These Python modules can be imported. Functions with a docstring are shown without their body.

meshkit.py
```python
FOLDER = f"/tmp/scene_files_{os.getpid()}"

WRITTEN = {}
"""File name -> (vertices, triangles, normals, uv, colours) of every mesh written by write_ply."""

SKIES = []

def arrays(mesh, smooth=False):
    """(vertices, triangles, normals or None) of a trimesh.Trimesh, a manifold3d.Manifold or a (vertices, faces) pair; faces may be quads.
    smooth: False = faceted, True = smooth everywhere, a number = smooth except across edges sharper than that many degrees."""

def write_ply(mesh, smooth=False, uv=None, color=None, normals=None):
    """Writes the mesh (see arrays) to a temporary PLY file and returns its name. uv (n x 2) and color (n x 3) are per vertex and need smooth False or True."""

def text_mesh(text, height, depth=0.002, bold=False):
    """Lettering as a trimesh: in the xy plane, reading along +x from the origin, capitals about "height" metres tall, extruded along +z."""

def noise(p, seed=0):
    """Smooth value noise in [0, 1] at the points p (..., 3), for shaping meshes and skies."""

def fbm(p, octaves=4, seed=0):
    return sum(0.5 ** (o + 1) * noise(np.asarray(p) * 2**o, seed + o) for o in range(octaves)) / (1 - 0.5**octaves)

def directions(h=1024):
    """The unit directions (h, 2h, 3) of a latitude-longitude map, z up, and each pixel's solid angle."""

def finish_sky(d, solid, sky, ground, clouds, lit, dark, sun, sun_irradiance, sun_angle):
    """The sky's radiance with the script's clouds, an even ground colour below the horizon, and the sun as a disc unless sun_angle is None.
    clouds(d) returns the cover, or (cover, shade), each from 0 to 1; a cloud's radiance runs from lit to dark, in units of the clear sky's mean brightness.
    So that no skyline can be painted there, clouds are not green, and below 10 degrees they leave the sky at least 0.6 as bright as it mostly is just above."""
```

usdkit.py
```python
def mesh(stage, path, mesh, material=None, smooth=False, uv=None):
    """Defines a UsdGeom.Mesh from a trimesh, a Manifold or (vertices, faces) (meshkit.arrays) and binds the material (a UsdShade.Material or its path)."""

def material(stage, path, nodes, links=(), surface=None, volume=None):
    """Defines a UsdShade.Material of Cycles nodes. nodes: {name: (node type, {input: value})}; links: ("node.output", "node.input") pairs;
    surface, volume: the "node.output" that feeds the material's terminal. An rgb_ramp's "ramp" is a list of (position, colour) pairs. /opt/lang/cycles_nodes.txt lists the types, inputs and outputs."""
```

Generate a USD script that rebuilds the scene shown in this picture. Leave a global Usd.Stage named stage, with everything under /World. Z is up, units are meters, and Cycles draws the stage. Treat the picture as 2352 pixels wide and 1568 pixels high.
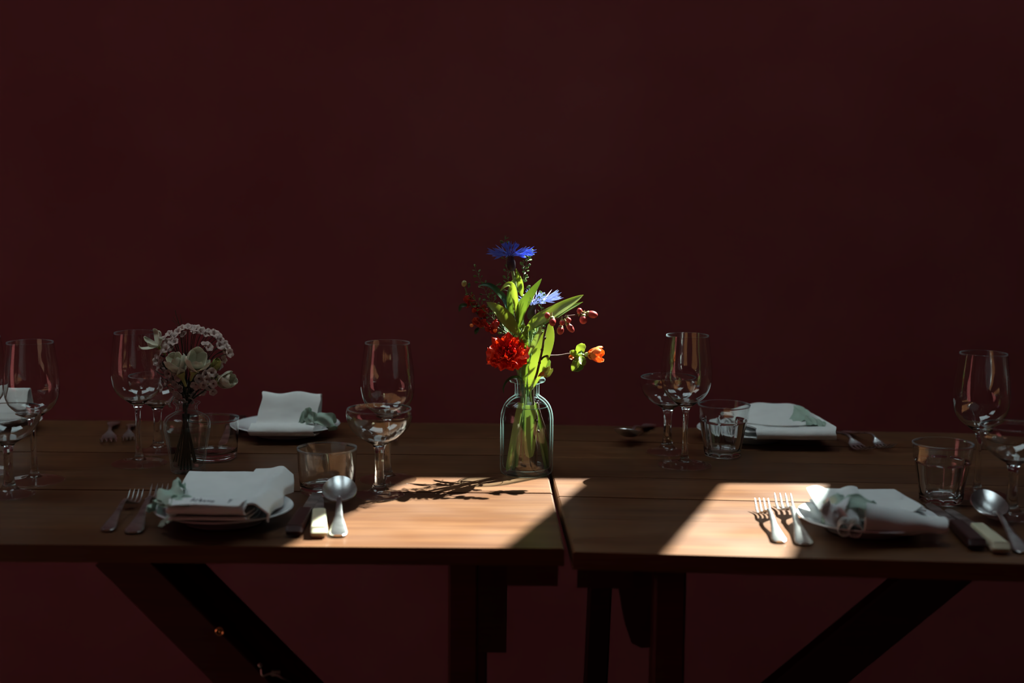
import math, random
import numpy as np
import usdkit, meshkit
from pxr import Usd, UsdGeom, UsdLux, UsdShade, Gf, Sdf

rng = np.random.default_rng(7)
random.seed(7)
stage = Usd.Stage.CreateInMemory()
UsdGeom.SetStageUpAxis(stage, 'Z')
UsdGeom.SetStageMetersPerUnit(stage, 1.0)
UsdGeom.Xform.Define(stage, '/World')
UsdGeom.Scope.Define(stage, '/World/Looks')
V = lambda *a: np.array(a, float)

# ------------------------------------------------------------------ camera
TZ = 0.75                                # table top
CAM = V(0, 0, TZ + 0.444)
TILT, ROLL, F = math.radians(7.3), 0.0075, 50 / 36 * 2352
fwd = V(0, math.cos(TILT), -math.sin(TILT)); r0 = V(1, 0, 0); u0 = np.cross(r0, fwd)
right = r0 * math.cos(ROLL) + u0 * math.sin(ROLL); up = np.cross(right, fwd)
cam = UsdGeom.Camera.Define(stage, '/World/camera')
m = Gf.Matrix4d(*right, 0, *up, 0, *(-fwd), 0, *CAM, 1)
cam.AddTransformOp().Set(m)
cam.CreateHorizontalApertureAttr(36.0); cam.CreateVerticalApertureAttr(24.0); cam.CreateFocalLengthAttr(50.0)
cam.CreateFStopAttr(2.8); cam.CreateFocusDistanceAttr(2.02)
cam.CreateClippingRangeAttr(Gf.Vec2f(0.05, 100))
cam.CreateExposureAttr(0.0)

# ------------------------------------------------------------------ sun and sky light
SUN = V(.4855, .4395, .7547)             # towards the sun
SUN /= np.linalg.norm(SUN)
SUN_I, SKY_I = 12.2, 2.85

def frame_to(zdir, xdir):
    z = zdir / np.linalg.norm(zdir); x = xdir - z * (xdir @ z); x /= np.linalg.norm(x); y = np.cross(z, x)
    return x, y, z

def light_xf(l, zdir, xdir, loc):
    x, y, z = frame_to(zdir, xdir)
    l.AddTransformOp().Set(Gf.Matrix4d(*x, 0, *y, 0, *z, 0, *loc, 1))

sun = UsdLux.DistantLight.Define(stage, '/World/sun')
sun.CreateAngleAttr(0.53); sun.CreateNormalizeAttr(True); sun.CreateIntensityAttr(SUN_I); sun.CreateColorAttr(Gf.Vec3f(.92, 1.0, .92))
light_xf(sun, SUN, V(1, 0, 0), V(0, 0, 6))

# roof: two slopes over the room; ridge along x
YW, ZE, PITCH, YR, YF = 3.1, 2.1, 0.733, 0.9, -1.3
ZR = ZE + (YW - YR) * PITCH
XL, XR = -3.4, 3.9

def to_roof(x, y):
    """where the sun ray through a point of the table top comes through the back roof slope"""
    t = (ZE + (YW - y) * PITCH - TZ) / (SUN[2] + SUN[1] * PITCH)
    return V(x + SUN[0] * t, y + SUN[1] * t, TZ + SUN[2] * t)

YBOT = 1.50
EDGE = .33                               # drift of the slanting edges on the table, dx per dy
sky_w = []
for xa, xb, YTOP in ((-.253, .019, 1.988), (.186, .352, 1.968)):       # edges at y = 1.6 on the table
    a = to_roof(xa + EDGE * (YTOP - 1.6), YTOP); b = to_roof(xb + EDGE * (YTOP - 1.6), YTOP)
    c = to_roof(xa + EDGE * (YBOT - 1.6), YBOT)
    sky_w.append((a[0], b[0], c[1], a[1]))         # x0 x1 y0 y1 on the back slope
high_w = [(-2.3, -1.1, 1.45, 2.25), (-.5, .7, 1.45, 2.25)]   # a higher row of roof windows, over the tables
zb = lambda y: ZE + (YW - y) * PITCH
zf = lambda y: ZR - (YR - y) * PITCH
NB = V(0, -PITCH, -1.0) / math.hypot(PITCH, 1)     # into the room, back slope
NF = V(0, PITCH, -1.0) / math.hypot(PITCH, 1)
for i, (x0, x1, y0, y1) in enumerate(high_w + sky_w):
    l = UsdLux.RectLight.Define(stage, f'/World/sky_light_{i + 1}')
    l.CreateWidthAttr(x1 - x0 - .02); l.CreateHeightAttr((y1 - y0) * math.hypot(1, PITCH) - .02)
    l.CreateIntensityAttr(SKY_I); l.CreateColorAttr(Gf.Vec3f(.74, .93, 1.0))
    yc = (y0 + y1) / 2
    light_xf(l, -NB, V(1, 0, 0), V((x0 + x1) / 2, yc, zb(yc)) + NB * .03)

# ------------------------------------------------------------------ pixel helpers (frame 2352 x 1568)
def ray(px, py):
    return fwd + right * ((px - 1176) / F) + up * ((784 - py) / F)
def at(px, py, Y):
    d = ray(px, py); return CAM + d * (Y / d[1])
def on(px, py, z=TZ):
    d = ray(px, py); return CAM + d * ((z - CAM[2]) / d[2])
def S(Y): return Y * math.cos(TILT) / F + .06 / F  # metres per pixel near depth Y

# ------------------------------------------------------------------ scene-tree helpers
used = {}
def numbered(parent, name):
    k = used.get((parent, name), -1) + 1; used[(parent, name)] = k
    return f'{parent}/{name}' if k == 0 else f'{parent}/{name}_{k:03d}'
class Thing:
    def __init__(s, path, loc): s.path, s.loc = path, np.array(loc, float)
def custom(prim, **k):
    for a, b in k.items():
        if b: prim.SetCustomDataByKey(a, b)
def thing(name, label, cat, loc=(0, 0, 0), rz=0, group=None, rot=None):
    p = numbered('/World', name); x = UsdGeom.Xform.Define(stage, p)
    x.AddTranslateOp().Set(Gf.Vec3d(*map(float, loc)))
    if rz: x.AddRotateZOp().Set(math.degrees(rz))
    custom(x.GetPrim(), label=label, category=cat, group=group)
    return Thing(p, loc)
def structure(name, label=None):
    p = numbered('/World', name); x = UsdGeom.Xform.Define(stage, p)
    custom(x.GetPrim(), kind='structure', label=label)
    return Thing(p, (0, 0, 0))
def copy_of(src, name, label, cat, loc, rz=0, group=None):
    t = thing(name, label, cat, loc, rz, group)
    pr = stage.GetPrimAtPath(t.path); pr.GetReferences().AddInternalReference(src.path); pr.SetInstanceable(True)
    return t
def put(path, v, f, mat, normals=None, smooth=35):
    if normals is None:
        return usdkit.mesh(stage, path, (v, f), mat, smooth=smooth)
    import trimesh
    mm = usdkit.mesh(stage, path, (v, f), mat, smooth=False)
    from pxr import Vt
    mm.CreateNormalsAttr(Vt.Vec3fArray.FromNumpy(np.asarray(normals, np.float32))); mm.SetNormalsInterpolation('vertex')
    return mm
def part(t, name, mesh, mat, world=False, smooth=35, normals=None, label=None, kind=None, parent=None):
    v, f = mesh; v = np.asarray(v, float)
    if world: v = v - t.loc
    p = numbered(parent or t.path, name)
    mm = put(p, v, f, M[mat] if isinstance(mat, str) else mat, normals, smooth)
    custom(mm.GetPrim(), label=label, kind=kind)
    return p
def single(name, mesh, mat, label=None, cat=None, kind=None, group=None, smooth=35):
    p = numbered('/World', name)
    mm = put(p, np.asarray(mesh[0], float), mesh[1], M[mat], None, smooth)
    custom(mm.GetPrim(), label=label, category=cat, kind=kind, group=group)
    return p

# ------------------------------------------------------------------ mesh helpers
def quads(q):
    q = np.asarray(q); return np.vstack([q[:, [0, 1, 2]], q[:, [0, 2, 3]]])
def join(*ms):
    vs, fs, n = [], [], 0
    for v, f in ms:
        vs.append(np.asarray(v, float)); fs.append(np.asarray(f) + n); n += len(v)
    return np.vstack(vs), np.vstack(fs)
def box(x0, x1, y0, y1, z0, z1):
    v = V(*[(x, y, z) for x in (x0, x1) for y in (y0, y1) for z in (z0, z1)])
    return v, quads([[0, 1, 3, 2], [4, 6, 7, 5], [0, 4, 5, 1], [2, 3, 7, 6], [0, 2, 6, 4], [1, 5, 7, 3]])
def prism(poly, z0, z1, ch=0.0):
    """convex polygon (ccw) raised from z0 to z1, its top edge chamfered by ch"""
    p = np.asarray(poly, float); n = len(p); c = p.mean(0)
    rings = [(p, z0), (p, z1 - ch)]
    if ch:
        d = c - p; e = p + d / np.linalg.norm(d, axis=1, keepdims=True) * ch * 1.3
        rings.append((e, z1))
    v = np.vstack([np.c_[r, np.full(n, z)] for r, z in rings]); f = []
    for k in range(len(rings) - 1):
        for i in range(n):
            j = (i + 1) % n; a = k * n
            f += [[a + i, a + j, a + n + j], [a + i, a + n + j, a + n + i]]
    for i in range(1, n - 1):
        f.append([0, i + 1, i]); a = (len(rings) - 1) * n; f.append([a, a + i, a + i + 1])
    return v, np.array(f)
def beam(p, q, w, d, side=V(0, 1, 0)):
    """square timber from p to q; w across, d along side"""
    p, q = np.array(p, float), np.array(q, float); t = (q - p) / np.linalg.norm(q - p)
    s = side - t * (side @ t); s /= np.linalg.norm(s); u = np.cross(t, s); c = min(w, d) * .08
    o = [(-w/2 + c, -d/2), (w/2 - c, -d/2), (w/2, -d/2 + c), (w/2, d/2 - c), (w/2 - c, d/2), (-w/2 + c, d/2), (-w/2, d/2 - c), (-w/2, -d/2 + c)]
    v = np.array([b + u * a + s * e for b in (p, q) for a, e in o]); n = 8; f = []
    for i in range(n):
        j = (i + 1) % n; f += [[i, n + i, n + j], [i, n + j, j]]
    for i in range(1, n - 1): f += [[0, i, i + 1], [n, n + i + 1, n + i]]
    return v, np.array(f)
def spline(pts, n):
    """Catmull-Rom through pts, n samples"""
    p = np.asarray(pts, float)
    if len(p) == 2: return p[0] + (p[1] - p[0]) * np.linspace(0, 1, n)[:, None]
    e = np.vstack([2 * p[0] - p[1], p, 2 * p[-1] - p[-2]]); out = []
    for t in np.linspace(0, len(p) - 1, n):
        i = min(int(t), len(p) - 2); u = t - i; a, b, c, d = e[i:i + 4]
        out.append(.5 * (2 * b + (c - a) * u + (2 * a - 5 * b + 4 * c - d) * u * u + (3 * b - a - 3 * c + d) * u ** 3))
    return np.array(out)
def tube(pts, radii, sides=8, n=None, cap=True):
    p = spline(pts, n) if n else np.asarray(pts, float); k = len(p)
    r = np.interp(np.linspace(0, 1, k), np.linspace(0, 1, len(np.atleast_1d(radii))), np.atleast_1d(radii)) if np.ndim(radii) else np.full(k, radii)
    t = np.gradient(p, axis=0); t /= np.linalg.norm(t, axis=1, keepdims=True) + 1e-12
    a = np.cross(t[0], V(0, 0, 1) if abs(t[0][2]) < .9 else V(1, 0, 0)); a /= np.linalg.norm(a); v = []
    ang = np.arange(sides) * 2 * math.pi / sides
    for i in range(k):
        a = a - t[i] * (a @ t[i]); a /= np.linalg.norm(a) + 1e-12; b = np.cross(t[i], a)
        v.append(p[i] + r[i] * (np.cos(ang)[:, None] * a + np.sin(ang)[:, None] * b))
    v = np.vstack(v); f = []
    for i in range(k - 1):
        for j in range(sides):
            q = (j + 1) % sides; f += [[i * sides + j, i * sides + q, (i + 1) * sides + q], [i * sides + j, (i + 1) * sides + q, (i + 1) * sides + j]]
    if cap:
        v = np.vstack([v, p[0], p[-1]]); c0, c1 = len(v) - 2, len(v) - 1
        for j in range(sides):
            q = (j + 1) % sides; f += [[c0, q, j], [c1, (k - 1) * sides + j, (k - 1) * sides + q]]
    return v, np.array(f)
def shell(g, th):
    """closed thin solid about a grid of points (n, m, 3)"""
    g = np.asarray(g, float); n, m = g.shape[:2]
    N = np.cross(np.gradient(g, axis=0), np.gradient(g, axis=1)); N /= np.linalg.norm(N, axis=2, keepdims=True) + 1e-12
    th = np.asarray(th)[..., None] if np.ndim(th) else th
    v = np.vstack([(g + N * th / 2).reshape(-1, 3), (g - N * th / 2).reshape(-1, 3)]); o = n * m
    I = lambda i, j: i * m + j
    q = [[I(i, j), I(i + 1, j), I(i + 1, j + 1), I(i, j + 1)] for i in range(n - 1) for j in range(m - 1)]
    q += [[o + a[0], o + a[3], o + a[2], o + a[1]] for a in q]
    rim = [I(i, 0) for i in range(n)] + [I(n - 1, j) for j in range(1, m)] + [I(i, m - 1) for i in range(n - 2, -1, -1)] + [I(0, j) for j in range(m - 2, 0, -1)]
    for a, b in zip(rim, rim[1:] + rim[:1]): q.append([b, a, o + a, o + b])
    return v, quads(q)
def ellipsoid(c, r, axis=None, n=10):
    th, ph = np.linspace(0, math.pi, n + 1), np.arange(2 * n) * math.pi / n
    v = np.array([(math.sin(a) * math.cos(b) * r[0], math.sin(a) * math.sin(b) * r[1], math.cos(a) * r[2]) for a in th for b in ph])
    if axis is not None:
        x, y, z = frame_to(np.array(axis, float), V(.31, .2, .93) if abs(axis[2]) < .8 else V(1, 0, 0)); v = v @ np.array([x, y, z])
    m = 2 * n
    q = [[i * m + j, (i + 1) * m + j, (i + 1) * m + (j + 1) % m, i * m + (j + 1) % m] for i in range(n) for j in range(m)]
    return v + np.array(c), quads(q)
def lathe(prof, n=96, mod=None):
    """profile (r, z) turned about z, with smooth normals; prof runs up the outside, so that faces look out.
    Returns (v, normals, faces of band k)"""
    p = np.asarray(prof, float); k = len(p); ang = np.arange(n) * 2 * math.pi / n
    R = np.repeat(p[:, :1], n, 1)
    if mod is not None: R = mod(R, p[:, 1:], ang[None])
    v = np.stack([R * np.cos(ang), R * np.sin(ang), np.repeat(p[:, 1:], n, 1)], -1)
    d1 = np.gradient(v, axis=0); w = np.concatenate([v[:, -1:], v, v[:, :1]], 1); d2 = (w[:, 2:] - w[:, :-2])
    N = np.cross(d2, d1); L = np.linalg.norm(N, axis=2, keepdims=True)
    s = np.sign(np.gradient(p[:, 0]) * 0 + 1)
    flat = np.where(np.abs(np.gradient(p[:, 0])) > 0, 1, 1)
    N = np.where(L > 1e-14, N / np.maximum(L, 1e-14), 0)
    for i in (0, k - 1):
        if p[i, 0] < 1e-6: N[i] = V(0, 0, -1) if i == 0 else V(0, 0, 1)
    bands = [[[i * n + j, i * n + (j + 1) % n, (i + 1) * n + (j + 1) % n, (i + 1) * n + j] for j in range(n)] for i in range(k - 1)]
    return v.reshape(-1, 3), N.reshape(-1, 3), bands
def bands_part(lt, a, b):
    """the bands a..b-1 of a lathed shape, as its own (v, f, n)"""
    v, N, bands = lt; f = quads([q for k in range(a, b) for q in bands[k]])
    keep = np.unique(f); idx = np.full(len(v), -1); idx[keep] = np.arange(len(keep))
    return v[keep], idx[f], N[keep]
def dense(prof, step=.0016):
    """rounds a profile: Catmull-Rom along each run, corners marked by None between runs stay sharp"""
    out = []
    for run in prof:
        run = np.array(run, float); L = np.linalg.norm(np.diff(run, axis=0), axis=1).sum()
        s = spline(run, max(3, int(L / step))) if len(run) > 1 else run
        out.append(s)
    return np.vstack(out)
def leaf(pts, width, nrm=V(0, -1, .35), th=.0006, n=18, fold=.25, peak=.42, tip=.75, wave=0.0, base=.25, seed=0):
    """a lance-shaped blade along a curve"""
    c = spline(pts, n); t = np.gradient(c, axis=0); t /= np.linalg.norm(t, axis=1, keepdims=True)
    s = np.cross(t, nrm); s /= np.linalg.norm(s, axis=1, keepdims=True) + 1e-9; q = np.cross(s, t)
    u = np.linspace(0, 1, n)
    w = np.where(u < peak, base + (1 - base) * np.sin(u / peak * math.pi / 2), np.cos((u - peak) / (1 - peak) * math.pi / 2) ** tip) * width / 2
    w = np.maximum(w, width * .01); a = np.linspace(-1, 1, 7)
    ph = seed * 1.7
    g = c[:, None] + s[:, None] * (w[:, None] * a)[..., None] - q[:, None] * ((fold * w[:, None] * (a ** 2)[None]))[..., None] * -1
    if wave: g = g + q[:, None] * (wave * np.sin(u * 19 + ph)[:, None] * a[None] * np.abs(a)[None])[..., None]
    return shell(g, th)

# ------------------------------------------------------------------ materials
M = {}
def mat(name, nodes, links=(), surface=None):
    M[name] = usdkit.material(stage, '/World/Looks/' + name, nodes, links, surface=surface); return M[name]
def plain(name, color, rough=.5, var=.12, scale=60, bump=.0, **kw):
    c = np.array(color)
    n = {'g': ('texture_coordinate', {}), 'n': ('noise_texture', {'scale': scale, 'detail': 2}),
         'r': ('rgb_ramp', {'ramp': [(.25, c * (1 - var)), (.75, np.minimum(c * (1 + var), 1))]}),
         'p': ('principled_bsdf', {'roughness': rough, **kw})}
    l = [('g.object', 'n.vector'), ('n.fac', 'r.fac'), ('r.color', 'p.base_color')]
    if bump:
        n['b'] = ('bump', {'strength': bump, 'distance': .002}); l += [('n.fac', 'b.height'), ('b.normal', 'p.normal')]
    return mat(name, n, l, 'p.BSDF')
def petal(name, c0, c1, trans=.35, scale=45, rough=.5, tcol=None):
    c0, c1 = np.array(c0), np.array(c1)
    return mat(name, {'g': ('texture_coordinate', {}), 'n': ('noise_texture', {'scale': scale, 'detail': 2}),
        'r': ('rgb_ramp', {'ramp': [(.3, c0), (.7, c1)]}), 'p': ('principled_bsdf', {'roughness': rough, 'specular_ior_level': .35}),
        't': ('translucent_bsdf', {'color': tuple(tcol if tcol is not None else (c0 + c1) / 2)}), 'm': ('mix_closure', {'fac': trans})},
        [('g.object', 'n.vector'), ('n.fac', 'r.fac'), ('r.color', 'p.base_color'), ('p.BSDF', 'm.closure1'), ('t.BSDF', 'm.closure2')], 'm.closure')
def wood(name, dark, mid, light, seed, rough=.42, bump=.25, gscale=1.0):
    """boards with grain along x"""
    mat(name, {'g': ('geometry', {}), 'mp': ('mapping', {'location': (seed * 3.1, seed * 1.7, seed), 'scale': (1.6, 26 * gscale, 26 * gscale)}),
        'n1': ('noise_texture', {'scale': 1.3, 'detail': 4, 'roughness': .6, 'distortion': .6}),
        'mp2': ('mapping', {'location': (seed * 1.3, seed * 2.9, 0), 'scale': (5, 160 * gscale, 160 * gscale)}),
        'n2': ('noise_texture', {'scale': 1.5, 'detail': 2, 'roughness': .6}),
        'mx': ('mix_float', {'fac': .35}),
        'r': ('rgb_ramp', {'ramp': [(.30, dark), (.48, mid), (.66, light)]}),
        'nb': ('noise_texture', {'scale': 5.0, 'detail': 2, 'roughness': .65}),
        'rr': ('map_range', {'from_min': .3, 'from_max': .7, 'to_min': rough - .1, 'to_max': rough + .14}),
        'b': ('bump', {'strength': bump, 'distance': .0012}), 'p': ('principled_bsdf', {'specular_ior_level': .4})},
        [('g.position', 'mp.vector'), ('g.position', 'mp2.vector'), ('mp.vector', 'n1.vector'), ('mp2.vector', 'n2.vector'), ('g.position', 'nb.vector'),
         ('n1.fac', 'mx.a'), ('n2.fac', 'mx.b'), ('mx.result', 'r.fac'), ('r.color', 'p.base_color'), ('nb.fac', 'rr.value'), ('rr.result', 'p.roughness'),
         ('mx.result', 'b.height'), ('b.normal', 'p.normal')], 'p.BSDF')

for k in range(4):
    g = (1.0, .9, 1.1, .97)[k]
    wood(f'board_{k}', V(.052, .017, .0062) * g, V(.083, .0315, .0115) * g, V(.120, .051, .0195) * g, k + 1)
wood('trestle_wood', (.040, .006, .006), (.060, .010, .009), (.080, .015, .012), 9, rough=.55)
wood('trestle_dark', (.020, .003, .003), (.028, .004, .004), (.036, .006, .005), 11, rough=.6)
mat('wall', {'g': ('geometry', {}), 'n': ('noise_texture', {'scale': 1.1, 'detail': 4, 'roughness': .6}),
    'r': ('rgb_ramp', {'ramp': [(.3, (.160, .031, .036)), (.7, (.222, .060, .061))]}),
    'p': ('diffuse_bsdf', {})},
    [('g.position', 'n.vector'), ('n.fac', 'r.fac'), ('r.color', 'p.color')], 'p.BSDF')
plain('floor', (.070, .030, .017), .7, .3, 8)
plain('ceiling', (.20, .06, .055), .9, .1, 3)
plain('frame_paint', (.12, .03, .03), .6)
mat('pane', {'t': ('transparent_bsdf', {'color': (.97, .98, .98)}), 'g': ('glossy_bsdf', {'roughness': .0}), 'f': ('fresnel', {'IOR': 1.45}), 'm': ('mix_closure', {})},
    [('f.fac', 'm.fac'), ('t.BSDF', 'm.closure1'), ('g.BSDF', 'm.closure2')], 'm.closure')
mat('glass', {'g': ('glass_bsdf', {'color': (.985, .995, .99), 'roughness': 0.0, 'IOR': 1.5})}, [], 'g.BSDF')
def thin(name, clear, ior, haze=0.0, hcol=(.5, .75, .7), p0=.55, rough=.01):
    """thin-walled blown glass: see-through, mirroring more towards its edges; haze is the milky tint that gathers there"""
    f0 = ((ior - 1) / (ior + 1)) ** 2          # Schlick's mirror share, alike from both sides of the wall
    n = {'t': ('transparent_bsdf', {'color': clear}), 's': ('glossy_bsdf', {'roughness': rough, 'color': (1, 1, 1)}), 'lw': ('layer_weight', {'blend': .5}), 'pw': ('math', {'math_type': 'power', 'value2': 5.0}),
        'ma': ('math', {'math_type': 'multiply_add', 'value2': 1 - f0, 'value3': f0}), 'm1': ('mix_closure', {})}
    l = [('lw.facing', 'pw.value1'), ('pw.value', 'ma.value1'), ('ma.value', 'm1.fac'), ('t.BSDF', 'm1.closure1'), ('s.BSDF', 'm1.closure2')]
    out = 'm1.closure'
    if haze:
        n.update({'mr': ('map_range', {'range_type': 'smoothstep', 'from_min': p0, 'from_max': 1.0, 'to_min': .0, 'to_max': haze, 'clamp': True}),
            'd': ('translucent_bsdf', {'color': hcol}), 'd2': ('diffuse_bsdf', {'color': hcol}), 'md': ('mix_closure', {'fac': .5}), 'm2': ('mix_closure', {})})
        l += [('lw.facing', 'mr.value'), ('d.BSDF', 'md.closure1'), ('d2.BSDF', 'md.closure2'), ('mr.result', 'm2.fac'), ('m1.closure', 'm2.closure1'), ('md.closure', 'm2.closure2')]; out = 'm2.closure'
    mat(name, n, l, out)
thin('bottle_glass', (.955, .988, .978), 1.5, .30, p0=.62)
thin('thin_glass', (.985, .992, .99), 1.55, rough=.03)
thin('lip_glass', (.97, .99, .99), 1.5, .27, (.55, .72, .78), p0=.1, rough=.03)
thin('water', (.985, .995, .99), 1.33)
plain('porcelain', (.70, .74, .76), .12, .02, 20, coat_weight=.3)
def linen(name, c):
    mat(name, {'g': ('texture_coordinate', {}), 'w': ('wave_texture', {'wave_type': 'bands', 'bands_direction': 'x', 'scale': 300, 'distortion': .6}),
        'w2': ('wave_texture', {'wave_type': 'bands', 'bands_direction': 'y', 'scale': 300, 'distortion': .6}), 'mx': ('mix_float', {'fac': .5}),
        'n': ('noise_texture', {'scale': 30, 'detail': 4}), 'r': ('rgb_ramp', {'ramp': [(.3, V(*c) * .94), (.7, V(*c))]}), 'b': ('bump', {'strength': .12, 'distance': .0005}),
        'p': ('principled_bsdf', {'roughness': .95, 'specular_ior_level': .1}), 't': ('translucent_bsdf', {'color': c}), 'm': ('mix_closure', {'fac': .12})},
        [('g.object', 'w.vector'), ('g.object', 'w2.vector'), ('w.fac', 'mx.a'), ('w2.fac', 'mx.b'), ('g.object', 'n.vector'), ('n.fac', 'r.fac'), ('r.color', 'p.base_color'),
         ('mx.result', 'b.height'), ('b.normal', 'p.normal'), ('p.BSDF', 'm.closure1'), ('t.BSDF', 'm.closure2')], 'm.closure')
linen('linen', (.80, .83, .82))
petal('ribbon', (.46, .62, .52), (.56, .71, .62), .35, 20, .5)
petal('paper', (.8, .82, .82), (.84, .85, .85), .15, 20, .8)
plain('ink', (.02, .02, .05), .6)
mat('silver', {'g': ('texture_coordinate', {}), 'n': ('noise_texture', {'scale': 35, 'detail': 3}), 'rr': ('map_range', {'from_min': .3, 'from_max': .7, 'to_min': .24, 'to_max': .32}),
    'p': ('principled_bsdf', {'metallic': 1.0, 'base_color': (.72, .72, .71)})}, [('g.object', 'n.vector'), ('n.fac', 'rr.value'), ('rr.result', 'p.roughness')], 'p.BSDF')
plain('ivory', (.62, .57, .40), .35, .08, 40, subsurface_weight=.1)
plain('dark_handle', (.035, .010, .009), .4, .3, 60)
plain('brass', (.75, .52, .2), .25, .1, 50, metallic=1.0)
plain('iron', (.35, .34, .33), .35, .2, 50, metallic=1.0)
petal('leaf_bright', (.22, .28, .075), (.30, .35, .11), .55, 25, .42, (.52, .58, .16))
petal('leaf_mid', (.11, .18, .06), (.16, .23, .075), .5, 25, .4, (.40, .50, .13))
petal('leaf_deep', (.030, .075, .036), (.048, .105, .045), .25, 25, .35, (.06, .12, .03))
petal('leaf_pale', (.40, .48, .17), (.48, .55, .22), .5, 25, .45)
plain('stem_green', (.09, .16, .05), .45, .2, 40)
plain('stem_pale', (.22, .30, .12), .4, .2, 40)
petal('floret', (.12, .19, .70), (.20, .28, .80), .4, 60, .5)
petal('floret_pale', (.42, .48, .82), (.54, .60, .88), .3, 60, .5)
plain('involucre', (.035, .010, .018), .6, .4, 90)
petal('ranunculus', (.74, .06, .035), (.85, .13, .05), .58, 30, .5, (1.0, .20, .06))
petal('ranunculus_core', (.60, .018, .028), (.72, .04, .04), .5, 30, .5, (.95, .07, .05))
petal('quince_dark', (.42, .02, .02), (.52, .06, .02), .3, 30, .5)
petal('quince_orange', (.80, .22, .05), (.85, .33, .09), .4, 25, .5)
plain('bud', (.42, .045, .040), .35, .35, 70)
plain('calyx', (.30, .30, .10), .5, .2, 60)
plain('bark', (.075, .030, .020), .7, .4, 120, bump=.4)
petal('seed_pod', (.10, .17, .05), (.15, .22, .07), .35, 80, .5)
petal('wax_petal', (.50, .38, .34), (.62, .50, .45), .25, 60, .5)
plain('wax_heart', (.16, .05, .045), .6, .3, 60)
petal('freesia', (.66, .66, .50), (.74, .74, .62), .3, 30, .5)
petal('freesia_bud', (.40, .42, .12), (.50, .50, .18), .3, 30, .5)
plain('stem_dark', (.025, .035, .015), .5, .2, 40)
#PART2
# ------------------------------------------------------------------ the room
for nm, b in (('floor', box(XL, XR, YF, YW, -.05, 0)),):
    t = structure(nm); part(t, 'slab', b, 'floor')
t = structure('wall_back'); part(t, 'plaster', box(XL, XR, YW, YW + .1, 0, ZE), 'wall')
t = structure('wall_front'); part(t, 'plaster', box(XL, XR, YF - .1, YF, 0, ZE), 'wall')
for nm, x in (('wall_left', XL - .1), ('wall_right', XR)):
    t = structure(nm); g = [(YF, 0), (YW, 0), (YW, ZE), (YR, ZR), (YF, ZE)]; n = 5
    v = V(*[(xx, y, z) for xx in (x, x + .1) for y, z in g])
    f = [[i, (i + 1) % n, n + (i + 1) % n] for i in range(n)] + [[i, n + (i + 1) % n, n + i] for i in range(n)] + [[0, i + 1, i] for i in range(1, n - 1)] + [[n, n + i, n + i + 1] for i in range(1, n - 1)]
    part(t, 'plaster', (v, np.array(f)), 'wall')
ct = structure('ceiling')
def slope(zfun, ya, yb, holes):
    if not holes: holes = [(XL + .5, XL + .5, ya + .1, ya + .2)]
    y0, y1 = min(h[2] for h in holes), max(h[3] for h in holes); xs = [XL] + [x for h in sorted(holes) for x in h[:2]] + [XR]
    cells = [(XL, XR, ya, y0), (XL, XR, y1, yb)] + [(xs[k], xs[k + 1], y0, y1) for k in range(0, len(xs), 2)]
    cells += [c for h in holes for c in ((h[0], h[1], y0, h[2]), (h[0], h[1], h[3], y1)) if c[3] - c[2] > 1e-6 and c[1] - c[0] > 1e-6]
    ms = []
    for x0, x1, a, b in cells:
        v, f = box(x0, x1, a, b, 0, .03); v = v.copy(); v[:, 2] += np.array([zfun(y) for y in v[:, 1]]); ms.append((v, f))
    return join(*ms)
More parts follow.
